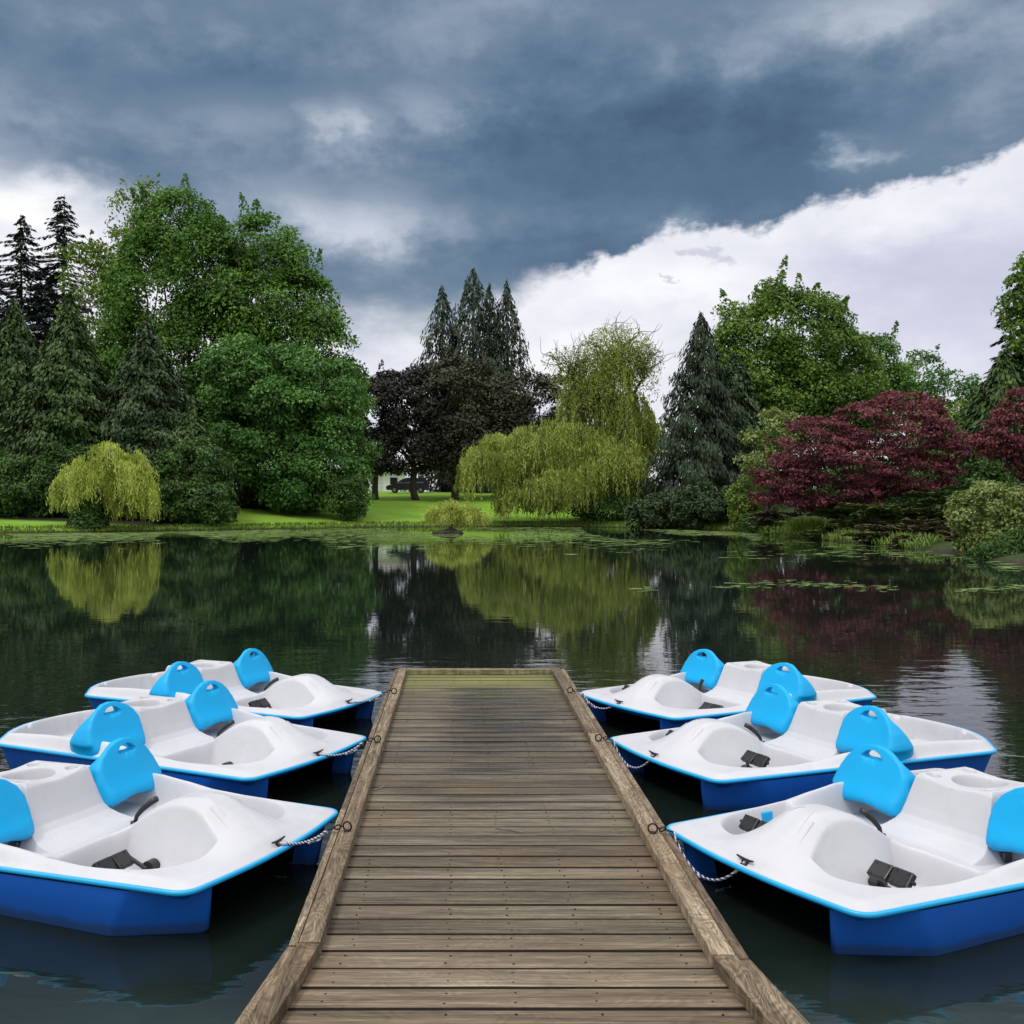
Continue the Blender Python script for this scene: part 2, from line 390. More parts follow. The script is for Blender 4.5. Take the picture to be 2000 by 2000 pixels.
# ------------------------------------------------------------------ foliage
class Leaves:
    def __init__(s): s.C = []; s.U = []; s.N = []; s.L = []; s.W = []; s.T = []
    def add(s, C, U, N, L, W, T):
        n = len(C); s.C.append(C); s.U.append(U); s.N.append(N); s.L.append(np.broadcast_to(L, (n,))); s.W.append(np.broadcast_to(W, (n,))); s.T.append(np.broadcast_to(T, (n,)))
    def mesh(s, name):
        C, U, N = (np.concatenate(a).astype(np.float32) for a in (s.C, s.U, s.N)); L, W, T = (np.concatenate(a).astype(np.float32)[:, None] for a in (s.L, s.W, s.T))
        U = U / (np.linalg.norm(U, axis=1)[:, None] + 1e-9); S = np.cross(N, U); S /= np.linalg.norm(S, axis=1)[:, None] + 1e-9
        Nn = np.cross(U, S)
        a = C - U * L * .5; b = C + S * W * .5 + U * L * .06 + Nn * W * .12; c = C + U * L * .5 - Nn * L * .1; d = C - S * W * .5 + U * L * .06 + Nn * W * .12
        V = np.stack([a, b, c, d], 1).reshape(-1, 3); Q = np.arange(len(V), dtype=np.int32).reshape(-1, 4)
        return mesh_np(name, V, Q, np.clip(T[:, 0], 0, 1))

def rdir(n, r=RNG):
    v = r.normal(size=(n, 3)); return v / np.linalg.norm(v, axis=1)[:, None]

def limb(mb, a, b, r0, r1, wob=.12, n=7):
    a, b = Vector(a), Vector(b); L = (b - a).length; pts = []; rad = []
    o1 = Vector(rdir(1)[0]) * L * wob; o2 = Vector(rdir(1)[0]) * L * wob * .5
    for i in range(n):
        t = i / (n - 1); pts.append(a.lerp(b, t) + o1 * sin(pi * t) + o2 * sin(2 * pi * t)); rad.append(r0 + (r1 - r0) * t ** .8)
    mb.tube(pts, rad, 7)
    return pts

def blobs_of(lobes, D, rb, cover=1.0, depth=.85, yj=0.0, inner=.15):
    """secondary leaf masses scattered over the lobes of a crown"""
    E = []
    for l in lobes:
        px, py, rx, ry = l[:4]; dd = D + (l[4] if len(l) > 4 else 0)
        c = np.array(at(px, py, dd)); R = np.array([rx * dd / F, 0, ry * dd / F]); R[1] = depth * (R[0] * .7 + R[2] * .3); E.append((c, R))
    out = []
    for i, (c, R) in enumerate(E):
        area = 4 * pi * ((R[0] * R[1]) ** 1.6 / 3 + (R[0] * R[2]) ** 1.6 / 3 + (R[1] * R[2]) ** 1.6 / 3) ** (1 / 1.6)
        n = int(cover * area / (rb * rb * 1.1)) + 4
        d = rdir(n); rad = np.where(RNG.random(n) < inner, RNG.uniform(.25, .8, n), RNG.uniform(.84, 1.02, n))
        back = (d[:, 1] > .35) & (RNG.random(n) < .55)
        P = c + d * R * rad[:, None]
        keep = ~back
        for j, (c2, R2) in enumerate(E):
            if j != i: keep &= (np.linalg.norm((P - c2) / R2, axis=1) > .68)
        out.append(np.c_[P, d][keep])
    return np.concatenate(out), E

def blob_leaves(LV, B, rb, leaf, per, aspect=.62, flat=.72, up=.55, tint_sd=.2, spread=(.55, 1.12), zmin=None):
    for row in B:
        p, d0 = row[:3], row[3:]; r = rb * RNG.uniform(.65, 1.3); n = int(per * (r / rb) ** 2)
        d = rdir(n) + d0 * .5 + np.array([0, 0, .5]); d /= np.linalg.norm(d, axis=1)[:, None]
        q = p + d * np.array([1, 1, flat]) * r * RNG.uniform(spread[0], spread[1], n)[:, None]
        N = d * .7 + np.array([0, 0, up]) + rdir(n) * .55; U = np.cross(N, rdir(n)) + np.array([0, 0, -.35])
        t = np.clip(.5 + RNG.normal(0, .17) + RNG.normal(0, tint_sd, n), 0, 1)
        if zmin is not None:
            k = q[:, 2] > zmin; q, U, N, t = q[k], U[k], N[k], t[k]; n = len(q)
        if n: LV.add(q, U, N, leaf * RNG.uniform(.7, 1.3, n), leaf * aspect * RNG.uniform(.7, 1.3, n), t)

def broad_tree(name, label, cat, lobes, D, base, mat, leaf=.4, rb=1.3, per=70, cover=1.0, trunk=.35, nl=10, group=None, bark=None, depth=.85, inner=.15, flat=.72, stems=1, aspect=.62, sprigs=0, zmin=None):
    bx, by = (base[0] - VX) * D / F, D
    g = gz(bx, by); root = thing(name, label, cat, (bx, by, g), group=group); off = Vector(root.location)
    B, E = blobs_of(lobes, D, rb, cover, depth, inner=inner)
    LV = Leaves(); blob_leaves(LV, B, rb, leaf, per, aspect, flat, zmin=zmin)
    if sprigs:
        for _ in range(sprigs):                                  # leading shoots that break the outline
            row = B[RNG.integers(len(B))]
            if row[5] < .1: continue
            L = RNG.uniform(.6, 1.5) * rb; n = int(per * .5); t = RNG.random(n)
            ax = row[3:] * .6 + np.array([0, 0, .9]); ax /= np.linalg.norm(ax)
            q = row[:3] + ax * (rb * .7 + t[:, None] * L) + rdir(n) * (rb * .30 * (1.25 - t))[:, None]
            LV.add(q, rdir(n), rdir(n) + np.array([0, 0, .6]), leaf * .9, leaf * .6, np.clip(RNG.normal(.55, .2, n), 0, 1))
    me = LV.mesh('crown'); me.transform(Matrix.Translation(-off)); obj('crown', me, mat, root, smooth=False)
    mb = MB(); top = max(E, key=lambda e: e[0][2]); cz = np.mean([e[0] for e in E], 0)
    fork = Vector((bx + (cz[0] - bx) * .35, by + (cz[1] - by) * .35, g + (cz[2] - g) * .5))
    for k in range(stems):
        o = Vector((RNG.uniform(-1, 1) * trunk * 1.2, RNG.uniform(-1, 1) * trunk * 1.2, 0)) * (stems > 1)
        b0 = Vector((bx, by, g - .15)) + o; f = fork + o * 3
        limb(mb, b0, f, trunk / (stems ** .5), trunk * .62 / (stems ** .5), .05)
        idx = RNG.choice(len(B), min(len(B), max(3, nl // stems)), replace=False)
        for i in idx: limb(mb, f, B[i, :3], trunk * .34 / (stems ** .5), .02 + .04 * trunk, .12)
    if True:
        bm = mb; o = bm.build('trunk', bark or BARK, root, smooth=True); o.data.transform(Matrix.Translation(-off))
    return root

def fir(name, label, px, ptop, D, R, mat, pbase=None, whorl=.55, dens=1.0, group=None, droop=.25, cat='tree', fullness=.8, leaf=(.55, .17), zlow=.08, bark=None):
    """open conifer with layered, drooping branches"""
    x, y = (px - VX) * D / F, D; g = gz(x, y) if pbase is None else at(px, pbase, D).z; zt = at(px, ptop, D).z; h = zt - g
    root = thing(name, label, cat, (x, y, g), group=group); LV = Leaves(); mb = MB()
    lean = RNG.uniform(-.01, .01) * h
    mb.tube([(lean * (t ** 2), 0, t * h) for t in np.linspace(0, .985, 12)], [max(.02, h * .014 * (1 - t) + .015) for t in np.linspace(0, 1, 12)], 7)
    z = h * zlow
    while z < h * .985:
        f = 1 - z / h; nb = RNG.integers(5, 8)
        for k in range(nb):
            a = RNG.uniform(0, 2 * pi)
            if sin(a) > .3 and RNG.random() < .4: continue
            Lb = max(.22, R * ((f ** fullness) if fullness > 0 else (1 - math.exp(fullness * f))) * RNG.uniform(.42, 1.15)); n = max(3, int(Lb * 9 * dens))
            t = RNG.uniform(.08, 1, n) ** .8; dirh = np.array([cos(a), sin(a), 0]); sd = np.array([-sin(a), cos(a), 0])
            rise = .18 - droop * 1.6 * t + .5 * droop * t * t
            p = np.array([0, 0, z]) + dirh * (Lb * t)[:, None]; p[:, 2] += Lb * rise
            w = Lb * .24 * (1.1 - t); s = RNG.uniform(-1, 1, n) * w; p = p + sd * s[:, None]; p[:, 2] -= np.abs(s) * .35 + RNG.uniform(0, .18, n)
            U = dirh + sd * (np.sign(s) * .7)[:, None] + np.array([0, 0, -.45]) + rdir(n) * .3
            N = np.array([0, 0, 1.]) + rdir(n) * .45
            LV.add(p, U, N, leaf[0] * RNG.uniform(.7, 1.3, n), leaf[1] * RNG.uniform(.8, 1.5, n), np.clip(RNG.normal(.45, .22, n) + .2 * (t - .5), 0, 1))
            if Lb > 1.2 and RNG.random() < .6: mb.tube([(0, 0, z), tuple(dirh * Lb * .5 + np.array([0, 0, z + Lb * (.18 - .8 * droop + .12 * droop) * .9])), tuple(dirh * Lb * .92 + np.array([0, 0, z + Lb * (.18 - 1.1 * droop)]))], [.045, .03, .012], 5)
        z += whorl * RNG.uniform(.7, 1.3) * (.45 + .75 * f)
    obj('crown', LV.mesh('crown'), mat, root, smooth=False); mb.build('trunk', bark or BARKD, root, smooth=True)
    return root

def cedar(name, label, px, ptop, D, prof, mat, n=16000, group=None, leaf=(.5, .2), pbase=None, lump=.16, ang=.5, cat='tree', tops=()):
    """dense conical evergreen; prof: [(height fraction, radius m)]"""
    x, y = (px - VX) * D / F, D; g = gz(x, y) if pbase is None else at(px, pbase, D).z; zt = at(px, ptop, D).z; h = zt - g
    root = thing(name, label, cat, (x, y, g), group=group); LV = Leaves()
    hz = np.array([p[0] for p in prof]); hr = np.array([p[1] for p in prof])
    zz = np.linspace(0, 1, 200); w = np.interp(zz, hz, hr) + .12; cdf = np.cumsum(w); cdf /= cdf[-1]
    def shell(n, ox, oy, h, zs=1.0, rs=1.0, zo=0.0):
        z = np.interp(RNG.random(n), cdf, zz); a = RNG.uniform(0, 2 * pi, n); back = (np.sin(a) > .35) & (RNG.random(n) < .6); z, a = z[~back], a[~back]; n = len(z)
        R = np.interp(z, hz, hr) * rs
        ph = RNG.uniform(0, 6, 6)
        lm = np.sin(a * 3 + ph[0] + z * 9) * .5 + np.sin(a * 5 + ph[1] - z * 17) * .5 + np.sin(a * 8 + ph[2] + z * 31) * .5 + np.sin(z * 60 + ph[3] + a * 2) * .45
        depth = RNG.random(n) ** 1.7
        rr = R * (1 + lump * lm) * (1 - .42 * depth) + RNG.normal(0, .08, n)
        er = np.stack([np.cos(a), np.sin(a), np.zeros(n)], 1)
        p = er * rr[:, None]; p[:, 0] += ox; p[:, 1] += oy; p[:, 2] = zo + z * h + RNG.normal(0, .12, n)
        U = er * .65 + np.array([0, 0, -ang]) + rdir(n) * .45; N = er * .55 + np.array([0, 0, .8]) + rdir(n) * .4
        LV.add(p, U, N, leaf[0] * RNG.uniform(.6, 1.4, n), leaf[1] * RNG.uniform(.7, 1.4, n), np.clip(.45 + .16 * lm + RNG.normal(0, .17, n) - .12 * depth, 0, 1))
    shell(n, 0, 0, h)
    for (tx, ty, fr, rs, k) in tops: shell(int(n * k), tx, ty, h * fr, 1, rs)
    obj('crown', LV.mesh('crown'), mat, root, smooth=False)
    mb = MB(); mb.tube([(0, 0, t * h) for t in (0, .3, .6, .97)], [h * .018, h * .013, h * .008, .02], 8); mb.build('trunk', BARKD, root, smooth=True)
    return root

def willow(name, label, D, base, domes, mat, trunk=.5, leaf=(.34, .10), group=None, cat='tree', bare=(), ivy=None, zfloor=None, step=.17, limbs=True):
    """domes: (px, py_top, rx, ry, py_bottom, strands, depth offset): strands hang from the upper shell of each dome"""
    bx, by = (base[0] - VX) * D / F, D; g = gz(bx, by) if zfloor is None else zfloor
    root = thing(name, label, cat, (bx, by, g), group=group); off = Vector(root.location); LV = Leaves(); mb = MB(); tips = []
    for (px, pt, rx, ry, pb, ns, dy) in domes:
        c = np.array(at(px, pt + ry, D + dy)); R = np.array([rx * D / F, rx * D / F * .8, ry * D / F]); zb = at(px, pb, D).z
        clump = rdir(max(24, ns // 26)); clump[:, 2] = np.abs(clump[:, 2])
        tips += [c + k * R * .93 for k in clump[:10]]
        ci = RNG.integers(len(clump), size=ns); d = clump[ci] + RNG.normal(0, .12, (ns, 3)); d[:, 2] = np.abs(d[:, 2]); d /= np.linalg.norm(d, axis=1)[:, None]
        cr = RNG.uniform(.55, 1.12, len(clump)); st = c + d * R * (cr[ci] * RNG.uniform(.88, 1.05, ns))[:, None]; cl = RNG.uniform(.35, 1.0, len(clump))
        tc = RNG.normal(.5, .17, len(clump))
        for i in range(ns):
            hgt = st[i, 2] - zb
            if hgt < .3: continue
            L = min(hgt, (R[2] * 1.15 + .9) * cl[ci[i]] * RNG.uniform(.5, 1.15)) * RNG.uniform(.6, 1.0); k = max(3, int(L / step)); t = np.linspace(0, 1, k)
            o = np.array([d[i, 0], d[i, 1], 0]); sw = RNG.normal(0, .10, 2)
            p = st[i] + o * (.35 * (1 - np.exp(-3 * t)) * min(L, 1.6) * .5)[:, None]; p[:, 2] += .16 * np.sin(np.minimum(t * L, .9) * pi / .9) - t * L
            p[:, 0] += sw[0] * t * L + RNG.normal(0, .06, k); p[:, 1] += sw[1] * t * L + RNG.normal(0, .06, k)
            U = np.array([0, 0, -1.0]) + RNG.normal(0, .42, (k, 3)); N = rdir(k) + o * .4 + np.array([0, -.1, .45])
            LV.add(p, U, N, leaf[0] * RNG.uniform(.7, 1.3, k), leaf[1] * RNG.uniform(.7, 1.3, k), np.clip(tc[ci[i]] + RNG.normal(0, .17, k), 0, 1))
    for (px, py, rx, ry, nl) in bare:                             # sparse young leaves on bare upper twigs
        q = np.array(at(px, py, D)) + rdir(nl) * np.array([rx, rx * .8, ry]) * D / F * (RNG.random(nl) ** .5)[:, None]
        LV.add(q, rdir(nl) + np.array([0, 0, -.6]), rdir(nl) + np.array([0, 0, .4]), leaf[0] * .8, leaf[1] * .9, np.clip(RNG.normal(.45, .2, nl), 0, 1))
    me = LV.mesh('crown'); me.transform(Matrix.Translation(-off)); obj('crown', me, mat, root, smooth=False)
    cz = np.mean(np.array(tips), 0); fork = Vector((bx + (cz[0] - bx) * .25, by, g + (cz[2] - g) * .5))
    limb(mb, (bx, by, g - .2), fork, trunk, trunk * .7, .06)
    for q in tips[::2]: limb(mb, fork, q, trunk * .35, .035, .14)
    for (px, py, rx, ry, nl) in bare:
        c = Vector(at(px, py, D)); R = Vector((rx, rx * .8, ry)) * D / F
        if nl == 3000: continue
        limb(mb, fork, c - Vector((0, 0, R.z * .5)), trunk * .4, trunk * .18, .05)
        for _ in range(16):
            d = Vector(rdir(1)[0]); d.z = abs(d.z) * .9 + .1; e = c + Vector((d.x * R.x, d.y * R.y, d.z * R.z)) * random.uniform(.8, 1.12)
            s = c - Vector((0, 0, R.z * random.uniform(.1, .7))); pts = limb(mb, s, e, trunk * .10, .022, .2)
            for _ in range(7):
                a = random.choice(pts[2:]); limb(mb, a, a + (Vector(rdir(1)[0]) * random.uniform(.6, 1.7) + Vector((0, 0, .35))) * min(1, R.z / 2), .026, .010, .16, 5)
    o = mb.build('trunk', BARKW, root, smooth=True); o.data.transform(Matrix.Translation(-off))
    if ivy:
        rx, h, n, im = ivy; IV = Leaves(); a = RNG.uniform(0, 2 * pi, n); z = RNG.random(n) * h; rr = rx * (1 - .45 * z / h) * RNG.uniform(.7, 1.05, n)
        er = np.stack([np.cos(a), np.sin(a), np.zeros(n)], 1); p = er * rr[:, None]; p[:, 2] = z
        IV.add(p, rdir(n), er + rdir(n) * .5 + np.array([0, 0, .4]), .26, .18, np.clip(RNG.normal(.5, .2, n), 0, 1)); obj('ivy', IV.mesh('ivy'), im, root, smooth=False)
    return root

def shrub(name, label, lobes, D, mat, leaf=.22, rb=.55, per=70, cat='shrub', group=None, cover=1.0, depth=.9, flat=.75, aspect=.6, inner=.25, up=.55):
    px = np.mean([l[0] for l in lobes]); x, y = (px - VX) * D / F, D; g = gz(x, y)
    root = thing(name, label, cat, (x, y, g), group=group); off = Vector(root.location)
    B, E = blobs_of(lobes, D, rb, cover, depth, inner=inner); LV = Leaves(); blob_leaves(LV, B, rb, leaf, per, aspect, flat, up=up, zmin=-.05)
    me = LV.mesh('foliage'); me.transform(Matrix.Translation(-off)); obj('foliage', me, mat, root, smooth=False)
    mb = MB()
    for i in RNG.choice(len(B), min(10, len(B)), replace=False): limb(mb, (RNG.uniform(-.2, .2), RNG.uniform(-.2, .2), -.1), Vector(B[i, :3]) - off, .05, .012, .12)
    mb.build('stem', BARK, root, smooth=True)
    return root

def juniper(name, label, lobes, D, mat, n=5000, group=None, cat='shrub', leaf=(.34, .11)):
    px = np.mean([l[0] for l in lobes]); x, y = (px - VX) * D / F, D; g = gz(x, y)
    root = thing(name, label, cat, (x, y, g), group=group); off = np.array(root.location); LV = Leaves(); mb = MB()
    for (lx, ly, rx, ry) in lobes:
        c = np.array(at(lx, ly, D)); R = np.array([rx, rx * .75, ry]) * D / F; m = n // len(lobes); nb = 26
        for k in range(nb):
            a = RNG.uniform(0, 2 * pi); zz = RNG.uniform(-.9, .95); Lb = np.sqrt(max(.15, 1 - zz * zz * .85)) * RNG.uniform(.7, 1.15); kk = m // nb; t = RNG.uniform(.1, 1, kk)
            d = np.array([cos(a) * R[0], sin(a) * R[1], 0]) * Lb; nd = d / np.linalg.norm(d); sd = np.array([-nd[1], nd[0], 0])
            p = c + np.array([0, 0, zz * R[2]]) + d * t[:, None] + sd * (RNG.normal(0, .16, kk) * (1.15 - t) * np.linalg.norm(d) * .7)[:, None]
            p[:, 2] += R[2] * .10 * t + RNG.normal(0, .035, kk)
            U = nd + sd * RNG.normal(0, .5, kk)[:, None] + np.array([0, 0, .12]); N = np.array([0, 0, 1.0]) + rdir(kk) * .35
            LV.add(p - off, U, N, leaf[0] * RNG.uniform(.7, 1.3, kk), leaf[1] * RNG.uniform(.7, 1.3, kk), np.clip(RNG.normal(.45, .2, kk) + .3 * (t - .5), 0, 1))
            mb.tube([Vector((0, 0, -.05)), Vector(c - off) + Vector((0, 0, zz * R[2])) * .8, Vector(c - off + d * .8) + Vector((0, 0, zz * R[2]))], [.05, .035, .012], 5)
    obj('foliage', LV.mesh('foliage'), mat, root, smooth=False); mb.build('stem', BARK, root, smooth=True)
    return root

L_MAPLE = leafmat('maple_leaf', (.036, .086, .009), (.076, .184, .019), (.145, .285, .036))
L_MAPLE_B = leafmat('blue_green_maple_leaf', (.034, .094, .016), (.070, .186, .031), (.150, .305, .066))
L_YEL = leafmat('yellow_green_leaf', (.065, .110, .012), (.130, .205, .022), (.215, .310, .046))
L_FIR = leafmat('fir_needle', (.007, .016, .012), (.016, .031, .022), (.030, .052, .036), .08)
L_CEDAR = leafmat('cedar_spray', (.020, .044, .009), (.044, .086, .016), (.088, .142, .028), .12)
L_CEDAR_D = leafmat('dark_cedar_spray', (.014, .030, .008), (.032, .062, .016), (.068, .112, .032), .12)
L_SPIRE = leafmat('spired_cedar_spray', (.009, .019, .008), (.020, .039, .015), (.042, .072, .030), .12)
L_DARK = leafmat('copper_leaf', (.012, .013, .009), (.026, .027, .019), (.054, .055, .040), .12)
L_DARK_B = leafmat('bronze_leaf', (.017, .019, .009), (.037, .038, .019), (.074, .075, .038), .15)
L_WIL = leafmat('willow_leaf', (.13, .18, .026), (.29, .365, .062), (.50, .56, .155), .38)
L_WIL_Y = leafmat('golden_willow_leaf', (.22, .29, .030), (.42, .50, .085), (.60, .67, .20), .35)
L_GREEN = leafmat('green_leaf', (.048, .095, .010), (.105, .200, .022), (.195, .315, .050))
L_RED = leafmat('red_maple_leaf', (.058, .012, .018), (.140, .030, .042), (.270, .085, .092), .3)
L_SHRUB = leafmat('hedge_leaf', (.022, .056, .008), (.046, .110, .016), (.095, .185, .036))
L_BANK = leafmat('bank_shrub_leaf', (.07, .115, .018), (.16, .22, .048), (.29, .345, .12))
L_JUN = leafmat('juniper_spray', (.026, .046, .008), (.058, .098, .018), (.115, .165, .038), .1)
L_JUN_B = leafmat('bronze_juniper_spray', (.040, .036, .016), (.082, .072, .032), (.145, .128, .058), .1)

def far_bank():
    # tall firs behind the left group
    fg = 'tall dark firs behind the left maples'
    fir('fir_tree', 'tall dark fir left of the tallest fir, its pointed top against white cloud', 44, 409, 104, 4.8, L_FIR, group=fg, fullness=-4.2, dens=1.5, whorl=.6)
    fir('fir_tree', 'tallest dark fir, spire rising just left of the big green maples', 122, 371, 106, 5.2, L_FIR, group=fg, droop=.3, fullness=-4.0, dens=1.5, whorl=.6)
    fir('fir_tree', 'dark fir cut by the left picture edge', -16, 478, 104, 5.6, L_FIR, group=fg, fullness=.64)
    fir('fir_tree', 'shorter dark fir filling in behind the left cedars', 86, 520, 112, 6.4, L_FIR, group=fg, fullness=-4.0, dens=1.3)
    # yellow green trees at the back
    broad_tree('broadleaf_tree', 'airy yellow-green tree with an upright top left of the big maples', 'tree', [(268, 420, 46, 60), (255, 520, 58, 80), (285, 610, 70, 90)], 98, (275, 990), L_YEL, .36, 1.2, 34, .8, sprigs=30)
    broad_tree('broadleaf_tree', 'small yellow-green crown between the firs and the big maples', 'tree', [(172, 540, 50, 55), (200, 620, 60, 80)], 94, (190, 990), L_YEL, .36, 1.2, 50, .9, sprigs=14)
    mg = 'big green maples on the left bank'
    broad_tree('maple_tree', 'big green maple with the taller of the two rounded tops', 'tree', [(350, 470, 70, 85), (330, 580, 105, 110), (395, 560, 80, 110), (310, 720, 105, 120), (400, 720, 110, 130), (370, 850, 100, 110)], 92, (380, 985), L_MAPLE, .33, 1.65, 205, 1.15, .55, 16, mg, sprigs=44, flat=.7)
    broad_tree('maple_tree', 'big green maple with the second rounded top, sloping down to the right', 'tree', [(520, 510, 62, 78), (515, 610, 100, 100), (575, 640, 80, 100), (600, 740, 88, 110), (500, 750, 100, 120), (640, 800, 60, 90)], 91, (540, 985), L_MAPLE, .33, 1.65, 205, 1.15, .55, 16, mg, sprigs=44, flat=.7)
    broad_tree('maple_tree', 'blue-green maple sweeping low over the lawn in front of the taller maples', 'tree', [(545, 765, 85, 80), (470, 735, 60, 60), (625, 775, 62, 66), (600, 820, 85, 80), (490, 850, 70, 75), (640, 890, 66, 80), (560, 900, 100, 60), (670, 930, 34, 55), (600, 950, 80, 34)], 85, (565, 985), L_MAPLE_B, .33, 1.4, 180, 1.05, .45, 10, mg, sprigs=16, flat=.6)
    # dark clipped yews and cedars
    cg = 'dense dark cedars on the left bank'
    pr = [(0, 5.2), (.1, 5.2), (.35, 4.4), (.6, 3.0), (.85, 1.1), (1, .05)]
    cedar('cedar_tree', 'dense dark cedar at the left picture edge', 28, 588, 79, [(a, b * .95) for a, b in pr], L_CEDAR, 22000, cg)
    cedar('cedar_tree', 'dense dark cedar behind the golden willow, left of its twin', 135, 574, 77, [(a, b * .95) for a, b in pr], L_CEDAR, 24000, cg)
    cedar('cedar_tree', 'dense dark cedar right of the golden willow, in front of the maples', 288, 622, 78, [(a, b * .98) for a, b in pr], L_CEDAR_D, 24000, cg)
    cedar('cedar_tree', 'low broad cedar at the right end of the dark cedars', 372, 800, 76, [(0, 2.9), (.3, 2.9), (.7, 1.6), (1, .1)], L_CEDAR, 12000, cg)
    hg = 'rounded evergreen bushes on the left bank'
    shrub('evergreen_bush', 'wide dark bush at the far left water edge', [(40, 960, 75, 62), (-30, 950, 70, 70)], 73, L_SHRUB, .26, .7, 75, group=hg)
    shrub('evergreen_bush', 'dark bush behind the hanging golden willow', [(140, 945, 75, 70), (230, 960, 70, 60)], 74, L_SHRUB, .26, .7, 75, group=hg)
    shrub('evergreen_bush', 'tall rounded bush under the low cedar', [(385, 930, 55, 60), (345, 950, 50, 66)], 74, L_SHRUB, .26, .7, 80, group=hg)
    shrub('evergreen_bush', 'low rounded bush at the right end of the hedge, beside the lawn', [(412, 985, 42, 36), (350, 985, 50, 36)], 72, L_SHRUB, .24, .6, 85, group=hg)
    shrub('evergreen_bush', 'clipped dark bush at the right foot of the blue-green maple', [(686, 964, 22, 42), (664, 978, 24, 26), (690, 985, 20, 22)], 82, L_SHRUB, .24, .6, 90, group=hg)
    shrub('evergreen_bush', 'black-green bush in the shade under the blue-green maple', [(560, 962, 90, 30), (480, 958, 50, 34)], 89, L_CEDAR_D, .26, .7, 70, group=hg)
    willow('weeping_willow', 'golden weeping willow hanging over an ivy-covered stump on the left bank', 67, (172, 1030), [(215, 860, 72, 66, 1012, 900, 0), (165, 900, 58, 56, 1000, 480, .6), (262, 915, 50, 56, 1018, 560, -.3), (128, 928, 28, 34, 985, 160, .4), (215, 890, 92, 60, 990, 350, 0)], L_WIL_Y, .35, (.27, .075), ivy=(1.35, 1.9, 2600, L_SHRUB), step=.12)
    # dark trees beyond the lawn
    dg = 'dark copper-leaved trees beyond the lawn'
    broad_tree('copper_tree', 'dark copper-leaved tree next to the blue-green maple, trunk left of the car', 'tree', [(735, 820, 48, 75), (720, 880, 40, 50), (755, 790, 40, 55)], 103, (734, 968), L_DARK, .38, 1.1, 70, 1.0, .38, 10, dg, BARKD, sprigs=14)
    broad_tree('copper_tree', 'dark copper-leaved tree whose trunk stands in front of the parked car', 'tree', [(805, 800, 62, 75), (800, 870, 68, 58), (780, 775, 36, 45)], 104, (813, 968), L_DARK, .38, 1.1, 70, 1.0, .42, 10, dg, BARKD, sprigs=14)
    broad_tree('copper_tree', 'broad bronze-topped dark tree right of the parked car', 'tree', [(890, 790, 85, 85), (930, 850, 90, 80), (875, 890, 60, 48), (960, 800, 70, 60)], 105, (890, 968), L_DARK_B, .38, 1.1, 70, 1.0, .45, 12, dg, BARKD, sprigs=14)
    broad_tree('copper_tree', 'dark bronze tree standing behind the upper willow', 'tree', [(1030, 810, 75, 70), (1085, 800, 50, 60), (1010, 870, 80, 70)], 108, (1030, 968), L_DARK_B, .38, 1.1, 60, 1.0, .4, 10, dg, BARKD, sprigs=10)
    cg2 = 'spired cedars behind the dark copper trees'
    pc = [(0, 4.4), (.35, 4.0), (.6, 3.1), (.78, 2.1), (.9, 1.1), (1, .06)]
    for lab, px, pt, D, k, n in (('thin-topped cedar, left one of the three spires', 864, 558, 124, .86, 9000), ('tallest of the three spired cedars beyond the lawn', 924, 524, 122, 1.05, 15000), ('cedar with a blunter top close behind the tallest spire', 956, 556, 124, .8, 8000), ('narrow cedar, right one of the three spires', 990, 552, 122, .78, 9000)):
        cedar('spired_cedar', lab, px, pt, D, [(a, b * k) for a, b in pc], L_SPIRE, n, cg2, leaf=(.62, .20), lump=.27, ang=1.1)
    # the big willow
    willow('weeping_willow', 'tall weeping willow with bare upper limbs on the far bank', 84, (1150, 1018),
           [(1090, 815, 100, 70, 960, 1700, 0), (985, 850, 84, 60, 985, 1500, 0), (1170, 850, 105, 70, 1018, 2000, -1), (1225, 740, 62, 80, 930, 650, 0), (1145, 715, 50, 80, 860, 420, 1), (1185, 690, 70, 50, 800, 420, .5),
            (1040, 935, 70, 40, 1015, 600, -2), (940, 885, 40, 30, 985, 400, 0), (1265, 800, 32, 60, 935, 350, 1), (1100, 900, 120, 60, 1000, 1100, -1.5)], L_WIL, .6, (.34, .095),
           bare=((1205, 695, 80, 62, 5200), (1120, 715, 66, 45, 900), (1255, 715, 44, 50, 900), (1180, 760, 110, 70, 3000)))
    # right half
    pe = [(0, 4.6), (.12, 4.4), (.35, 3.3), (.6, 2.1), (.85, .8), (1, .05)]
    cedar('weeping_cedar', 'dark weeping cedar with feathery tiers right of the willow', 1369, 615, 78, [(0, 4.5), (.15, 3.9), (.4, 2.8), (.65, 1.9), (.85, 1.0), (1, .06)], L_SPIRE, 19000, leaf=(.5, .16), lump=.30, ang=1.1)
    cedar('cedar_tree', 'green cedar right behind the dark weeping cedar', 1432, 690, 84, [(0, 3.6), (.3, 3.0), (.6, 2.1), (.85, 1.1), (1, .1)], L_CEDAR_D, 15000, leaf=(.5, .2), lump=.22)
    broad_tree('maple_tree', 'bright green maple with a single tall leading shoot, right of the cedar', 'tree', [(1500, 665, 60, 85), (1560, 660, 75, 80), (1480, 745, 75, 70), (1600, 740, 95, 85), (1540, 800, 110, 60), (1450, 650, 36, 44), (1508, 585, 12, 34)], 92, (1545, 985), L_GREEN, .34, 1.5, 165, 1.3, .5, 16, mg, sprigs=34, flat=.66)
    broad_tree('maple_tree', 'rounded green maple behind the red Japanese maple', 'tree', [(1690, 735, 66, 78), (1650, 790, 80, 70), (1720, 770, 42, 55)], 98, (1680, 985), L_MAPLE, .34, 1.45, 150, 1.1, .45, 10, mg, sprigs=14, flat=.66)
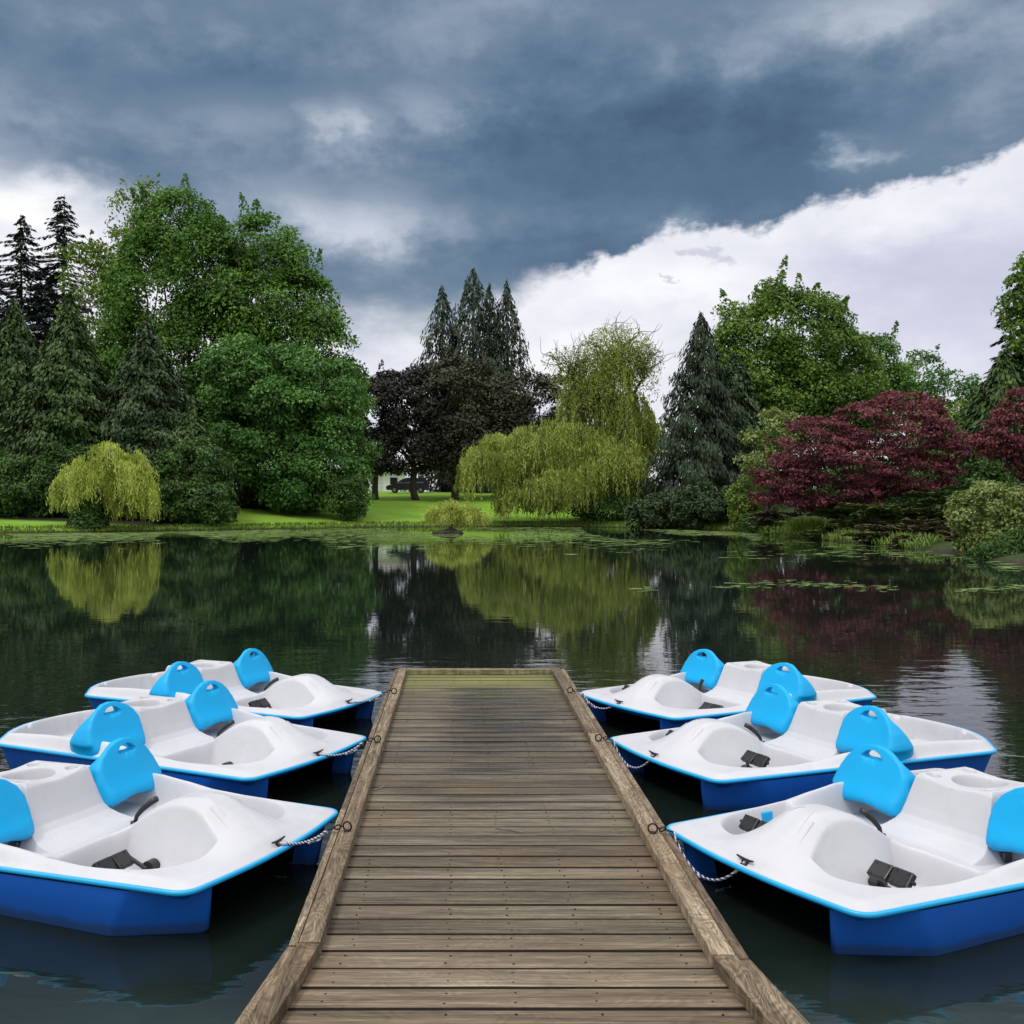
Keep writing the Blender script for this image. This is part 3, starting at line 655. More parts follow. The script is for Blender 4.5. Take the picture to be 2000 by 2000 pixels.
    fir('fir_tree', 'thin fir top peeking out between the two right-hand green maples', 1625, 578, 116, 3.6, L_FIR, group='far firs on the right')
    dg2 = 'far trees beyond the right bank'
    broad_tree('distant_tree', 'far slim green tree beside bare poles', 'tree', [(1800, 745, 34, 46), (1795, 800, 36, 50)], 128, (1800, 975), L_MAPLE_B, .46, 1.3, 46, .9, group=dg2, sprigs=8)
    broad_tree('distant_tree', 'far low rounded tree just right of the slim one', 'tree', [(1862, 772, 48, 42), (1850, 830, 55, 45)], 132, (1860, 975), L_MAPLE_B, .46, 1.4, 46, .9, group=dg2, sprigs=6)
    broad_tree('distant_tree', 'pale yellow-green tree showing above the right side of the red maple', 'tree', [(1812, 850, 40, 40), (1880, 850, 44, 60)], 80, (1850, 975), L_YEL, .34, 1.0, 46, .9, group=dg2)
    fir('fir_tree', 'small dark fir tip over the far rounded tree', 1908, 730, 136, 3.0, L_FIR, group='far firs on the right')
    for i, (px, pt) in enumerate(((1771, 688), (1783, 682))):
        x, y = (px - VX) * 126 / F, 126; t = thing('dead_tree', ('bare grey pole of a dead tree beside the far slim tree', 'slightly taller bare dead pole right beside its twin')[i], 'tree', (x, y, gz(x, y)), group='bare dead trees'); mb = MB(); h = at(px, pt, 126).z - gz(x, y)
        limb(mb, (0, 0, 0), (.3, 0, h), .16, .03, .02)
        for k in range(7): z = h * RNG.uniform(.6, .95); limb(mb, (.2, 0, z), (.2 + RNG.uniform(-1.4, 1.4), 0, z + RNG.uniform(.5, 1.6)), .05, .015, .1)
        mb.build('trunk', BARK, t, smooth=True)
    fir('hemlock_tree', 'tall dark hemlock cut by the right picture edge', 2005, 535, 66, 3.4, L_CEDAR_D, droop=.4, fullness=.4, whorl=.30, dens=2.6, cat='tree', leaf=(.42, .16))
    broad_tree('broadleaf_tree', 'leafy green branch tips at the upper right picture edge', 'tree', [(1990, 580, 36, 36), (2040, 560, 60, 60), (2010, 640, 40, 40)], 62, (2040, 985), L_GREEN, .3, .7, 40, .8, sprigs=8)
    cedar('cedar_tree', 'dark cedar behind the second red maple', 1962, 690, 62, [(0, 2.9), (.3, 2.7), (.7, 1.7), (1, .2)], L_CEDAR, 14000)
    rg = 'red Japanese maples on the right bank'
    broad_tree('japanese_maple', 'wide spreading dark red Japanese maple on the right bank', 'tree', [(1735, 845, 110, 62), (1770, 800, 62, 36), (1590, 875, 92, 56), (1815, 868, 62, 48), (1660, 905, 130, 56), (1545, 935, 60, 40), (1620, 965, 100, 36), (1770, 920, 90, 45), (1505, 955, 32, 28)], 54, (1715, 1000), L_RED, .17, .55, 74, .88, .3, 18, rg, BARKD, flat=.36, stems=3, inner=.12, sprigs=18)
    broad_tree('japanese_maple', 'brighter red Japanese maple cut by the right picture edge', 'tree', [(1985, 850, 74, 34), (2030, 800, 70, 40), (1950, 870, 42, 24), (2040, 900, 60, 40)], 47, (2040, 1010), L_RED, .17, .5, 74, .9, .22, 12, rg, BARKD, flat=.5, stems=2, sprigs=8)
    sg = 'low shrubs along the right bank'
    shrub('yellow_shrub', 'pale yellow-green shrub between the cedar and the red maple', [(1515, 850, 42, 40), (1490, 890, 40, 50)], 64, L_BANK, .24, .6, 46, group=sg)
    shrub('green_shrub', 'light green shrub standing at the left foot of the red maple', [(1462, 975, 34, 46), (1475, 1005, 36, 28)], 66, L_YEL, .2, .5, 60, group=sg)
    bg = 'feathery low evergreens under the weeping cedar'
    for i, (l, lab) in enumerate((([(1300, 1000, 48, 34), (1270, 1010, 36, 26)], 'feathery low evergreen nearest the willow, at the water'), ([(1365, 990, 46, 42)], 'feathery low evergreen under the weeping cedar, middle of three'), ([(1420, 995, 42, 38)], 'feathery low evergreen beside the light green shrub'))):
        shrub('low_evergreen', lab, l, 74 - i * 2, L_CEDAR_D, .34, .55, 55, group=bg, aspect=.45)
    shrub('dark_shrub', 'dark shrub under the hanging right side of the willow', [(1190, 1000, 70, 30), (1240, 985, 45, 45)], 82, L_SHRUB, .26, .6, 55, group=sg)
    shrub('dark_shrub', 'dark shrub mass behind the red maple trunk', [(1700, 960, 130, 50), (1850, 930, 80, 60), (1930, 930, 70, 60)], 60, L_SHRUB, .26, .7, 50, group=sg)
    jg = 'spreading junipers at the right water edge'
    juniper('juniper', 'layered green juniper right of the red maple trunk', [(1815, 990, 75, 30), (1880, 975, 60, 26)], 49, L_JUN, 6500, jg)
    juniper('juniper', 'dark green juniper below the left side of the red maple', [(1640, 1000, 60, 22), (1690, 1020, 60, 24)], 53, L_JUN, 5000, jg)
    juniper('juniper', 'bronze juniper hanging over the water below the red maple', [(1720, 1045, 75, 20), (1810, 1040, 70, 24)], 46, L_JUN_B, 6000, jg)
    juniper('juniper', 'small bronze juniper beside the pale grass tuft', [(1545, 1020, 34, 18), (1500, 1015, 34, 16)], 60, L_JUN_B, 2400, jg)
    shrub('bank_shrub', 'big pale yellow-green shrub in the right corner of the bank', [(1925, 1000, 62, 46), (1985, 1010, 60, 52), (1950, 1050, 75, 46), (2030, 1040, 60, 60)], 37, L_BANK, .15, .38, 62, group=sg)
    shrub('bank_shrub', 'darker green shrub at the water below the pale bank shrub', [(1985, 1075, 50, 30), (2040, 1070, 50, 40)], 33.5, L_SHRUB, .14, .34, 62, group=sg)
    juniper('juniper', 'low green juniper spilling over the bank left of the bronze one', [(1625, 1042, 62, 14), (1680, 1030, 60, 18)], 52, L_JUN, 4500, jg)
    juniper('juniper', 'long low juniper along the water between the bronze juniper and the pale bank shrub', [(1830, 1062, 52, 16), (1885, 1050, 50, 24), (1780, 1062, 50, 12)], 42.5, L_JUN_B, 6500, jg)
    juniper('juniper', 'dark juniper mat in the shade under the red maple', [(1700, 1005, 100, 20), (1780, 1010, 90, 18)], 50, L_JUN, 6000, jg)
    fr = 'small fringe shrubs along the right water edge'
    for k, (px, py, rx, ry, D, m, lab) in enumerate(((1490, 1022, 26, 18, 63, L_SHRUB, 'small green shrub at the water left of the grass tuft'), (1530, 1035, 24, 14, 60, L_YEL, 'small pale shrub dipping in the water left of the grass tuft'), (1640, 1052, 30, 12, 54, L_SHRUB, 'low green shrub at the water right of the grass tuft'),
            (1745, 1062, 34, 12, 48, L_JUN, 'low olive shrub at the water under the bronze juniper'), (1840, 1076, 34, 14, 42, L_SHRUB, 'low green shrub at the water left of the pale bank shrub'), (1900, 1082, 30, 18, 38, L_BANK, 'small pale shrub at the left foot of the big pale bank shrub'), (1950, 1096, 36, 14, 34, L_SHRUB, 'low dark shrub at the water under the pale bank shrub'))):
        shrub('fringe_shrub', lab, [(px, py, rx, ry), (px + rx * .8, py + 3, rx * .7, ry * .8), (px - rx * .8, py + 2, rx * .7, ry * .8)], D, m, .16, .32, 60, group=fr)
    # grass tufts at the water
    for (px, D, lab) in ((1582, 56.5, 'pale green grass tuft at the water below the red maple'),):
        x, y = (px - VX) * D / F, D; t = thing('grass_tuft', lab, 'grass', (x, y, gz(x, y))); n = 900; LV = Leaves(); a = RNG.uniform(0, 2 * pi, n); rr = RNG.random(n) ** .5 * 1.3
        d = np.stack([np.cos(a), np.sin(a), np.zeros(n)], 1); hh = RNG.uniform(.3, 1.0, n); p = d * rr[:, None]; p[:, 2] = hh * .5
        LV.add(p, d * .5 + np.array([0, 0, 1.0]), d + rdir(n) * .5, hh, .05, np.clip(RNG.normal(.6, .2, n), 0, 1)); obj('blades', LV.mesh('blades'), L_YEL, t, smooth=False)
    # the island with its little willow
    D = 62.3; x, y = (877 - VX) * D / F, D
    t = thing('islet', 'tiny dark soil islet in the pond carrying a small willow', 'islet', (x, y, 0)); bm = bmesh.new(); bmesh.ops.create_icosphere(bm, subdivisions=4, radius=1)
    for v in bm.verts:
        k = .75 + .35 * (sin(v.co.x * 5 + 1) * cos(v.co.y * 4) * .5 + .5) + random.uniform(-.05, .05); v.co = Vector((v.co.x * 1.0 * k, v.co.y * .9 * k, v.co.z * .34 * k - .02))
    me = bpy.data.meshes.new('mound'); bm.to_mesh(me); bm.free(); obj('mound', me, simple('islet_soil', (.022, .018, .013), .9, .4, 6, bump=.6, bscale=12), t)
    ms = simple('islet_stone', (.035, .032, .028), .9, .4, 9)
    for k in range(9): mb = MB(); a = random.uniform(0, 6.3); q = Vector((cos(a) * .85, sin(a) * .75, .05)); mb.box(q, (random.uniform(.15, .4), random.uniform(.15, .3), random.uniform(.1, .2)), Matrix.Rotation(a, 3, 'Z'), .04); mb.build('stone', ms, t)
    willow('island_willow', 'small pale willow bush growing on the tiny islet', D, (877, 1020), [(868, 980, 32, 30, 1030, 420, 0), (902, 982, 44, 30, 1030, 520, .1), (930, 990, 26, 24, 1030, 200, .2), (880, 972, 20, 24, 1020, 160, 0)], L_WIL_Y, .13, (.16, .05), cat='shrub', zfloor=.15, step=.09)
    # big trees that stand behind everything so that the sky does not show at ground level
    bgn = 'background trees behind the garden'
    labs = ['dark background tree behind the left firs', 'background tree behind the tall left maples', 'background tree behind the second maple top', 'low background tree behind the willow', 'low background tree behind the weeping cedar', 'background tree behind the bright green maple', 'background tree behind the red maple', 'background tree at the right picture edge']
    for (px, rx, pt), lab in zip(((20, 130, 700), (250, 120, 700), (480, 120, 720), (1180, 90, 850), (1310, 80, 840), (1500, 120, 800), (1720, 120, 830), (1950, 120, 800)), labs):
        broad_tree('background_tree', lab, 'tree', [(px, pt + 80, rx, 90), (px + 10, pt + 170, rx, 90)], 136, (px, 975), L_SHRUB, .6, 1.9, 40, .8, .4, 6, bgn)

# ------------------------------------------------------------------ house and car beyond the lawn
def bank_grass():
    """long unmown grass hanging over the edge of the pond"""
    P = PONDP; seg = np.roll(P, -1, 0) - P; L = np.hypot(*seg.T); pts = []; r = RNG
    for p, q, l in zip(P, seg, L):
        m = p + q * .5
        if m[1] < 40 or m[0] > 24: continue
        n = int(l * 110); t = r.random(n)[:, None]; nr = np.array([q[1], -q[0]]) / (l + 1e-9)
        a = p + q * t + nr * r.uniform(-.25, .9, n)[:, None] * (1 if poly_sd((p + q * .5 + nr * .5)[None], PONDP)[0] > 0 else -1); pts.append(a)
    A = np.concatenate(pts); d = poly_sd(A, PONDP); z = np.maximum(ground_h(A[:, 0], A[:, 1], d), .0); n = len(A)
    h = r.uniform(.10, .34, n) * np.where(A[:, 0] > 15, 1.5, 1.0); LV = Leaves(); U = np.c_[r.normal(0, .45, (n, 2)), np.ones(n)]
    LV.add(np.c_[A, z + h * .42], U, np.c_[r.normal(0, .5, n), -np.ones(n), r.normal(.3, .3, n)], h, .05, r.random(n))
    o = obj('bank_grass', LV.mesh('bank_grass'), leafmat('bank_grass_blade', (.045, .085, .010), (.095, .165, .018), (.19, .26, .045), .2), smooth=False); tag(o, 'ragged long grass fringing the far edge of the pond', 'grass', kind='stuff')

def house_car():
    D = 138; x0 = at(700, 960, D).x; x1 = at(790, 960, D).x; g = gz((x0 + x1) / 2, D)
    t = thing('garage', 'low white building glimpsed between the dark tree trunks', 'building', ((x0 + x1) / 2, D, g)); W = x1 - x0
    wall = simple('white_siding', (.78, .78, .78), .7, .05, 3); roofm = simple('grey_roof', (.22, .21, .21), .8, .2, 4); dm = simple('garage_door_white', (.62, .63, .65), .6, .05, 3)
    mb = MB(); mb.box((0, 3, 1.35), (W, 6, 2.9)); mb.build('wall', wall, t)
    mb = MB(); a = [(-W / 2 - .4, -.5, 2.8), (W / 2 + .4, -.5, 2.8), (W / 2 + .4, 3, 4.4), (-W / 2 - .4, 3, 4.4), (-W / 2 - .4, 6.5, 2.8), (W / 2 + .4, 6.5, 2.8)]
    vs = [mb.b.verts.new(v) for v in a] + [mb.b.verts.new((v[0], v[1], v[2] + .16)) for v in a]
    for f in ((0, 1, 2, 3), (3, 2, 5, 4), (6, 7, 8, 9), (9, 8, 11, 10), (0, 1, 7, 6), (4, 5, 11, 10), (0, 3, 9, 6), (3, 4, 10, 9), (1, 2, 8, 7), (2, 5, 11, 8)): mb.b.faces.new([vs[i] for i in f])
    mb.build('roof', roofm, t)
    mb = MB()
    for k in range(4): mb.box((-W * .18, -.03, .35 + k * .52), (2.6, .05, .49), bev=.015)
    mb.build('garage_door', dm, t)
    mb = MB(); mb.box((W * .27, -.04, 1.5), (1.2, .05, 1.1), bev=.02); w = mb.build('window', simple('window_frame', (.7, .7, .7), .5), t)
    mb = MB(); mb.box((W * .27, -.075, 1.5), (1.0, .02, .9)); mb.build('pane', simple('dark_glass', (.02, .025, .03), .08, .05), w)
    # parked minivan, nose to the left
    D = 116; p = at(797, 961, D); g = gz(p.x, D)
    c = thing('parked_car', 'dark parked minivan half hidden behind the dark tree trunks', 'car', (p.x, D, g)); W = 1.85
    prof = [(-2.42, .42), (-2.45, .72), (-2.25, .86), (-1.45, 1.05), (-.55, 1.62), (-.1, 1.72), (1.5, 1.70), (2.05, 1.55), (2.35, 1.02), (2.42, .55), (2.36, .34), (-2.3, .34)]
    body = simple('dark_car_paint', (.018, .022, .030), .22, .1, 3); glass = simple('car_glass', (.10, .11, .12), .06, .05, 2, .8); rub = simple('tyre_rubber', (.012, .012, .012), .8); rim = simple('alloy', (.4, .4, .42), .35, .1, 5, .5, .9); lampm = simple('headlight_glass', (.6, .6, .62), .15); tl = simple('tail_light_red', (.25, .01, .01), .2)
    mb = MB(); A = [mb.b.verts.new((x, -W / 2 + (.14 if z > 1.1 else 0), z)) for x, z in prof]; B = [mb.b.verts.new((x, W / 2 - (.14 if z > 1.1 else 0), z)) for x, z in prof]; n = len(prof)
    mb.b.faces.new(A); mb.b.faces.new(B[::-1])
    for i in range(n): mb.b.faces.new((A[i], B[i], B[(i + 1) % n], A[(i + 1) % n]))
    bmesh.ops.triangulate(mb.b, faces=[f for f in mb.b.faces if len(f.verts) > 4]); mb.build('body', body, c)
    for poly in ([(-1.3, 1.10), (-.62, 1.52), (-.5, 1.52), (-.5, 1.10)], [(-.42, 1.1), (-.42, 1.55), (.55, 1.6), (.55, 1.1)], [(.63, 1.1), (.63, 1.6), (1.55, 1.57), (1.85, 1.12)]):
        for s in (-1, 1):
            mb = MB()
            v = [mb.b.verts.new((x, s * (W / 2 + .006 - .14 * (z - 1.05) / .55 * (z > 1.06)), z)) for x, z in poly]; mb.b.faces.new(v if s < 0 else v[::-1]); mb.build('window', glass, c)
    for sx in (-1.5, 1.45):
        for s in (-1, 1):
            mb = MB(); mb.cyl((sx, s * .72, .33), (sx, s * .94, .33), .33, n=20); w = mb.build('wheel', rub, c)
            mb = MB(); mb.cyl((sx, s * .9, .33), (sx, s * .955, .33), .19, n=16); mb.build('rim', rim, w)
    for s in (-.7, .7):
        mb = MB(); mb.box((-2.37, s, .78), (.22, .34, .14), bev=.03); mb.build('headlight', lampm, c)
        mb = MB(); mb.box((2.33, s * 1.15, 1.0), (.12, .16, .3), bev=.03); mb.build('tail_light', tl, c)

# ------------------------------------------------------------------ dock
def woodmat(name, along, tones, rough=.75, wet=False, fig=1.0):
    """weathered planks: grain runs along axis 'along'; each plank has its own tint"""
    m, T, P, _ = material(name); pos = T.node('ShaderNodeNewGeometry').outputs['Position']
    a = T.node('ShaderNodeAttribute', attribute_name='tint').outputs['Fac']
    sp = T.node('ShaderNodeSeparateXYZ'); T.inp(sp, 0, pos)
    off = T.math('MULTIPLY', a, 37.0)
    so = T.node('ShaderNodeSeparateXYZ'); T.inp(so, 0, T.node('ShaderNodeTexCoord').outputs['Object']); x, y, z = so.outputs
    L, Cc = (x, y) if along == 'x' else (y, x)
    v1 = T.vec(T.math('ADD', T.math('MULTIPLY', L, .8 if wet else 1.6), off), T.math('MULTIPLY', Cc, 26), T.math('MULTIPLY', z, 26))
    g1 = T.noise(v1, 1.0, 6, .62, .6)
    v2 = T.vec(T.math('ADD', T.math('MULTIPLY', L, 3.2), off), T.math('MULTIPLY', Cc, 9), off)
    rings = T.math('SINE', T.math('MULTIPLY', T.noise(v2, 1.0, 2, .5, .8), 70 * fig))
    v3 = T.vec(T.math('ADD', T.math('MULTIPLY', L, .9), off), T.math('MULTIPLY', Cc, 3.0), off)
    st = T.noise(v3, 1.0, 4, .6)
    fine = T.noise(T.vec(T.math('MULTIPLY', L, 3.5 if wet else 7), T.math('MULTIPLY', Cc, 110), T.math('MULTIPLY', z, 90)), 1.0, 3, .6)
    k = T.math('ADD', T.math('MULTIPLY', g1, .55), T.math('MULTIPLY', rings, .028 if wet else .075))
    k = T.math('ADD', k, T.math('MULTIPLY', T.math('SUBTRACT', st, .5), .38)); k = T.math('ADD', k, T.math('MULTIPLY', T.math('SUBTRACT', fine, .5), .62))
    k = T.math('ADD', k, T.math('MULTIPLY', T.math('SUBTRACT', a, .5), .20)); k = T.math('ADD', k, .22)
    c = T.ramp(k, tones)
    # russet stain in places
    rs = T.maprange(T.noise(T.vec(x, y, 7.3), .9, 4), .52, .72, 0, .45); c = T.mix(rs, c, T.mix(k, (.055, .030, .016, 1), (.24, .145, .078, 1)))
    if wet: c = T.mix(T.maprange(T.math('ADD', sp.outputs[1], T.math('MULTIPLY', st, 1.2)), 5.0, 3.4, 0, .5), c, T.mix(1.0, c, (1.12, .96, .84, 1), 'MULTIPLY'))
    rg = T.maprange(g1, .2, .8, rough - .1, min(1, rough + .12), False)
    hgt = T.math('ADD', T.math('MULTIPLY', g1, .6), T.math('ADD', T.math('MULTIPLY', fine, .35), T.math('MULTIPLY', rings, .08)))
    x, y, z = sp.outputs
    if wet:
        # dried crack at the edges of the planks, green algae at the far end, a rain-wet strip down the middle
        al = T.math('MULTIPLY', T.maprange(T.math('ADD', y, T.math('MULTIPLY', T.noise(pos, 2.0, 4), 1.6)), 9.1, 10.1), .8)
        c = T.mix(al, c, T.mix(k, (.060, .070, .012, 1), (.23, .235, .060, 1)))
        dx = T.math('SUBTRACT', x, .30)
        w = T.math('MULTIPLY', T.maprange(y, 4.2, 7.0), T.maprange(y, 9.4, 8.6))
        w = T.math('MULTIPLY', w, T.maprange(T.math('ABSOLUTE', dx), .75, .15, .25, 1.0))
        wn = T.noise(T.vec(T.math('ADD', T.math('MULTIPLY', x, 1.6), off), T.math('MULTIPLY', y, 9), off), 1.0, 4)
        w = T.maprange(T.math('ADD', w, T.math('ADD', T.math('MULTIPLY', T.math('SUBTRACT', wn, .5), 1.5), T.math('MULTIPLY', T.math('SUBTRACT', a, .5), .9))), .28, .95)
        c = T.mix(w, c, T.mix(1.0, c, (.50, .47, .44, 1), 'MULTIPLY'))
        T.inp(P, 'Coat Weight', T.math('MULTIPLY', w, .35)); T.inp(P, 'Coat Roughness', T.maprange(wn, .3, .7, .22, .06))
        rg = T.mix(w, rg, T.maprange(wn, .3, .7, .34, .14))
    T.inp(P, 'Base Color', c); T.inp(P, 'Roughness', rg); T.inp(P, 'Specular IOR Level', .4)
    T.inp(P, 'Normal', T.bump(hgt, .55, .006))
    return m

W_DECK = woodmat('deck_wood', 'x', [(.20, (.017, .012, .007)), (.38, (.064, .049, .031)), (.55, (.130, .103, .069)), (.70, (.22, .180, .127)), (.88, (.43, .37, .275))], .68, True)
W_KERB = woodmat('kerb_wood', 'y', [(.22, (.030, .020, .012)), (.44, (.105, .076, .046)), (.62, (.215, .163, .105)), (.84, (.46, .38, .27))], .75, False, 1.3)
M_EDGE = simple('shaded_plank_edge', (.016, .012, .008), .85, .5, 12)  # dark colour on plank sides and bevels, painted as shade in the gaps
M_NAIL = simple('rusty_nail', (.018, .012, .009), .7, .3, 30, .4, .4)
M_IRON = simple('black_iron', (.022, .018, .016), .5, .4, 40, .5, .6, .3, 120)
M_FLOAT = simple('black_float', (.02, .022, .024), .55, .2, 5)
ZD = .22; XL, XR = -.49, .872; KH = .05

def plank_mesh(planks, name, nails=True):
    """planks: list of (center, dims, z rotation, pitch); each gets its own tint"""
    bm = bmesh.new(); lay = bm.faces.layers.float.new('tint')
    for c, d, M, tint in planks:
        vs = [bm.verts.new(Vector(c) + M @ Vector((sx * d[0] / 2, sy * d[1] / 2, sz * d[2] / 2))) for sx in (-1, 1) for sy in (-1, 1) for sz in (-1, 1)]
        fs = [bm.faces.new([vs[i] for i in q]) for q in ((0, 1, 3, 2), (4, 6, 7, 5), (0, 4, 5, 1), (2, 3, 7, 6), (0, 2, 6, 4), (1, 5, 7, 3))]
        es = [e for e in {e for f in fs for e in f.edges}]
        r = bmesh.ops.bevel(bm, geom=es, offset=.003, segments=2, affect='EDGES', profile=.5)
        allf = {f for v in {v for f in r['faces'] for v in f.verts} for f in v.link_faces}
        for f in allf:
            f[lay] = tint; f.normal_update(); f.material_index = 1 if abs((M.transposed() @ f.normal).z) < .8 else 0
    bmesh.ops.recalc_face_normals(bm, faces=bm.faces[:]); me = bpy.data.meshes.new(name); bm.to_mesh(me); bm.free()
    return me

def one_mat(me):
    me.polygons.foreach_set('material_index', np.zeros(len(me.polygons), np.int32)); return me

def dock():
    R3 = Matrix.Identity(3); r = random.Random(3)
    d = thing('dock', 'weathered wooden floating dock reaching out between the two rows of pedal boats', 'dock', (.19, 6.6, ZD)); off = Vector(d.location)
    y = 1.28; pl = []; nl = []; FL = .132                        # the deck flares towards the shore, nearer than about 3.6 m
    while y < 9.50:
        xl = XL - FL * max(0, 3.60 - y); xr = XR + FL * max(0, 3.50 - y)
        w = .1255 + r.uniform(-.002, .002)
        pl.append((Vector(((xl + xr) / 2 + r.uniform(-.004, .004), y + w / 2, ZD - .019 + r.uniform(-.002, .0015))) - off, (xr - xl + .02, w, .038), Matrix.Rotation(r.uniform(-.0025, .0025), 3, 'Z') @ Matrix.Rotation(r.uniform(-.006, .006), 3, 'X'), r.random()))
        for nx in (xl + .10, XL + .45, .19, XR - .42, xr - .09):
            for s in (-.03, .03): nl.append((nx + r.uniform(-.012, .012), y + w / 2 + s + r.uniform(-.008, .008)))
        y += .140
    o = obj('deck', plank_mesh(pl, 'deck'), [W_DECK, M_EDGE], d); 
    try: o.data.set_sharp_from_angle(angle=radians(40))
    except Exception: pass
    mb = MB()
    for nx, ny in nl: mb.cyl(Vector((nx, ny, ZD - .004)) - off, Vector((nx, ny, ZD + .0012)) - off, .0042, n=8)
    o = mb.build('nail_heads', M_NAIL, d); o['kind'] = 'stuff'
    # kerbs: an inner plank and a narrower outer one on both sides, one across the end, in lengths
    def kerb(x0, x1, segs, hh=KH, lift=0.0):
        for (a, b) in segs:
            me = plank_mesh([(Vector(((x0 + x1) / 2, (a + b) / 2, ZD + hh / 2 + lift)) - off, (x1 - x0, b - a - .004, hh), Matrix.Rotation(r.uniform(-.001, .001), 3, 'Z'), r.random())], 'kerb_plank')
            obj('kerb_plank', one_mat(me), W_KERB, d, smooth=False)
    kerb(XL - .076, XL, [(3.61, 4.46), (4.46, 6.05), (6.05, 7.9), (7.9, 9.62)]); kerb(XL - .112, XL - .082, [(3.60, 5.2), (5.2, 7.0), (7.0, 9.62)], .047, -.004)
    kerb(XR, XR + .082, [(3.51, 4.40), (4.40, 6.9), (6.9, 9.62)]); kerb(XR + .088, XR + .124, [(3.495, 4.9), (4.9, 7.4), (7.4, 9.62)], .047, -.004)
    for s, x0, x1, yp, hh, lift in ((-1, XL - .076, XL, 3.605, KH, 0), (-1, XL - .112, XL - .082, 3.59, .047, -.004), (1, XR, XR + .082, 3.505, KH, 0), (1, XR + .088, XR + .124, 3.49, .047, -.004)):
        A = s * math.atan(FL); M = Matrix.Rotation(A, 3, 'Z'); L = 2.4; piv = Vector(((x0 + x1) / 2, yp, ZD + hh / 2 + lift))
        me = plank_mesh([(piv + M @ Vector((0, -L / 2 - .004, 0)) - off, (x1 - x0, L, hh), M, r.random())], 'kerb_plank'); obj('kerb_plank', one_mat(me), W_KERB, d, smooth=False)
    me = plank_mesh([(Vector(((XL + XR) / 2, 9.575, ZD + KH / 2)) - off, (XR - XL - .006, .085, KH), R3, .4)], 'end_kerb'); obj('end_kerb', one_mat(me), woodmat('end_kerb_wood', 'x', [(.2, (.04, .035, .015)), (.42, (.13, .115, .055)), (.62, (.24, .22, .12)), (.85, (.42, .38, .25))], .75), d, smooth=False)
    # frame and floats under the deck
    mb = MB()
    for x in (XL - .055, XR + .06): mb.box(Vector((x, 6.6, ZD - .115)) - off, (.06, 5.9, .15))
    mb.box(Vector((.19, 9.58, ZD - .115)) - off, (1.3, .06, .15)); mb.box(Vector((.19, 1.4, ZD - .115)) - off, (1.5, .06, .15)); mb.build('frame', W_KERB, d)
    for fy in (2.4, 4.4, 6.6, 8.8):
        mb = MB(); mb.box(Vector((.19, fy, -.02)) - off, (1.3, 1.0, .30), bev=.05); mb.build('float', M_FLOAT, d)
    # iron mooring rings
    pts = {}
    for s, ys in ((-1, (4.83, 6.62, 8.32)), (1, (4.80, 6.66, 8.36))):
        for yy in ys:
            xx = (XL - .038) if s < 0 else (XR + .041); c = Vector((xx, yy, ZD + KH)) - off
            mb = MB(); mb.cyl(c + Vector((0, 0, -.001)), c + Vector((0, 0, .005)), .016, n=12); M = Matrix.Rotation(r.uniform(-.5, .5), 3, 'Z'); mb.ring(c + Vector((0, 0, .023)), .0215, .0042, M)
            e = mb.build('mooring_ring', M_IRON, d, smooth=True)
            mb = MB(); q = c + Vector((s * .045, -.004, .020)); mb.ring(q, .015, .0036, Matrix.Rotation(.6, 3, 'X') @ Matrix.Rotation(1.3 if False else .3, 3, 'Z')); mb.tube([c + Vector((s * .02, 0, .026)), c + Vector((s * .032, 0, .02))], .004, 6)
            mb.tube([q + Vector((s * .013, 0, -.002)), q + Vector((s * .05, -.004, -.012))], .0042, 6); mb.build('link', M_IRON, e, smooth=True)
            pts[(s, ys.index(yy))] = q + off + Vector((s * .05, -.004, -.012))
    return pts

def twigs():
    r = random.Random(11); m = simple('dry_twig', (.17, .14, .10), .8, .3, 30)
    for (x, y, a, L, lab) in ((.66, 8.25, .2, .11, 'pale dry twig lying at the far right of the wet deck'), (.25, 4.98, -.5, .16, 'thin forked twig lying across the middle of the deck'), (-.44, 5.72, .9, .10, 'curled dry stalk beside the left kerb'), (-.46, 6.6, .7, .09, 'short dry stalk at the left kerb near the second ring')):
        mb = MB(); d = Vector((cos(a), sin(a), 0)); p = [Vector((0, 0, .004)) - d * L / 2, Vector((r.uniform(-.01, .01), .008, .006)), d * L / 2 + Vector((0, 0, .005))]
        mb.tube(p, [.003, .0028, .0015], 6); mb.tube([p[1], p[1] + Vector((cos(a + .7), sin(a + .7), 0)) * L * .4 + Vector((0, 0, .002))], [.002, .001], 5)
        o = mb.build('twig', m, smooth=True); o.location = (x, y, ZD + .001); tag(o, lab, 'twig', 'twigs on the dock')

# ------------------------------------------------------------------ pedal boats (local frame: bow +x, rim at z = 0, water at z = -0.22)
def sm(a, b, x): t = np.clip((x - a) / (b - a), 0, 1); return t * t * (3 - 2 * t)
def rounded(poly, rad, n=8):
    out = []; N = len(poly)
    for i in range(N):
        p0, p, p1 = (np.array(poly[(i + k) % N], float) for k in (-1, 0, 1)); r = rad[i]
        a = (p0 - p) / np.linalg.norm(p0 - p); b = (p1 - p) / np.linalg.norm(p1 - p); s, e = p + a * r, p + b * r
        for t in np.linspace(0, 1, n): out.append((1 - t) ** 2 * s + 2 * t * (1 - t) * p + t * t * e)
    return np.array(out)
half = [(1.340, .0), (1.335, .22), (1.284, .632), (-.785, .745), (-1.03, .44), (-1.135, .22)]
hrad = [.05, .12, .085, .06, .08, .12]
poly = half + [(-1.15, 0.0)] + [(x, -y) for x, y in half[1:][::-1]]
prad = hrad + [.05] + hrad[1:][::-1]
OUT = rounded(poly, prad)
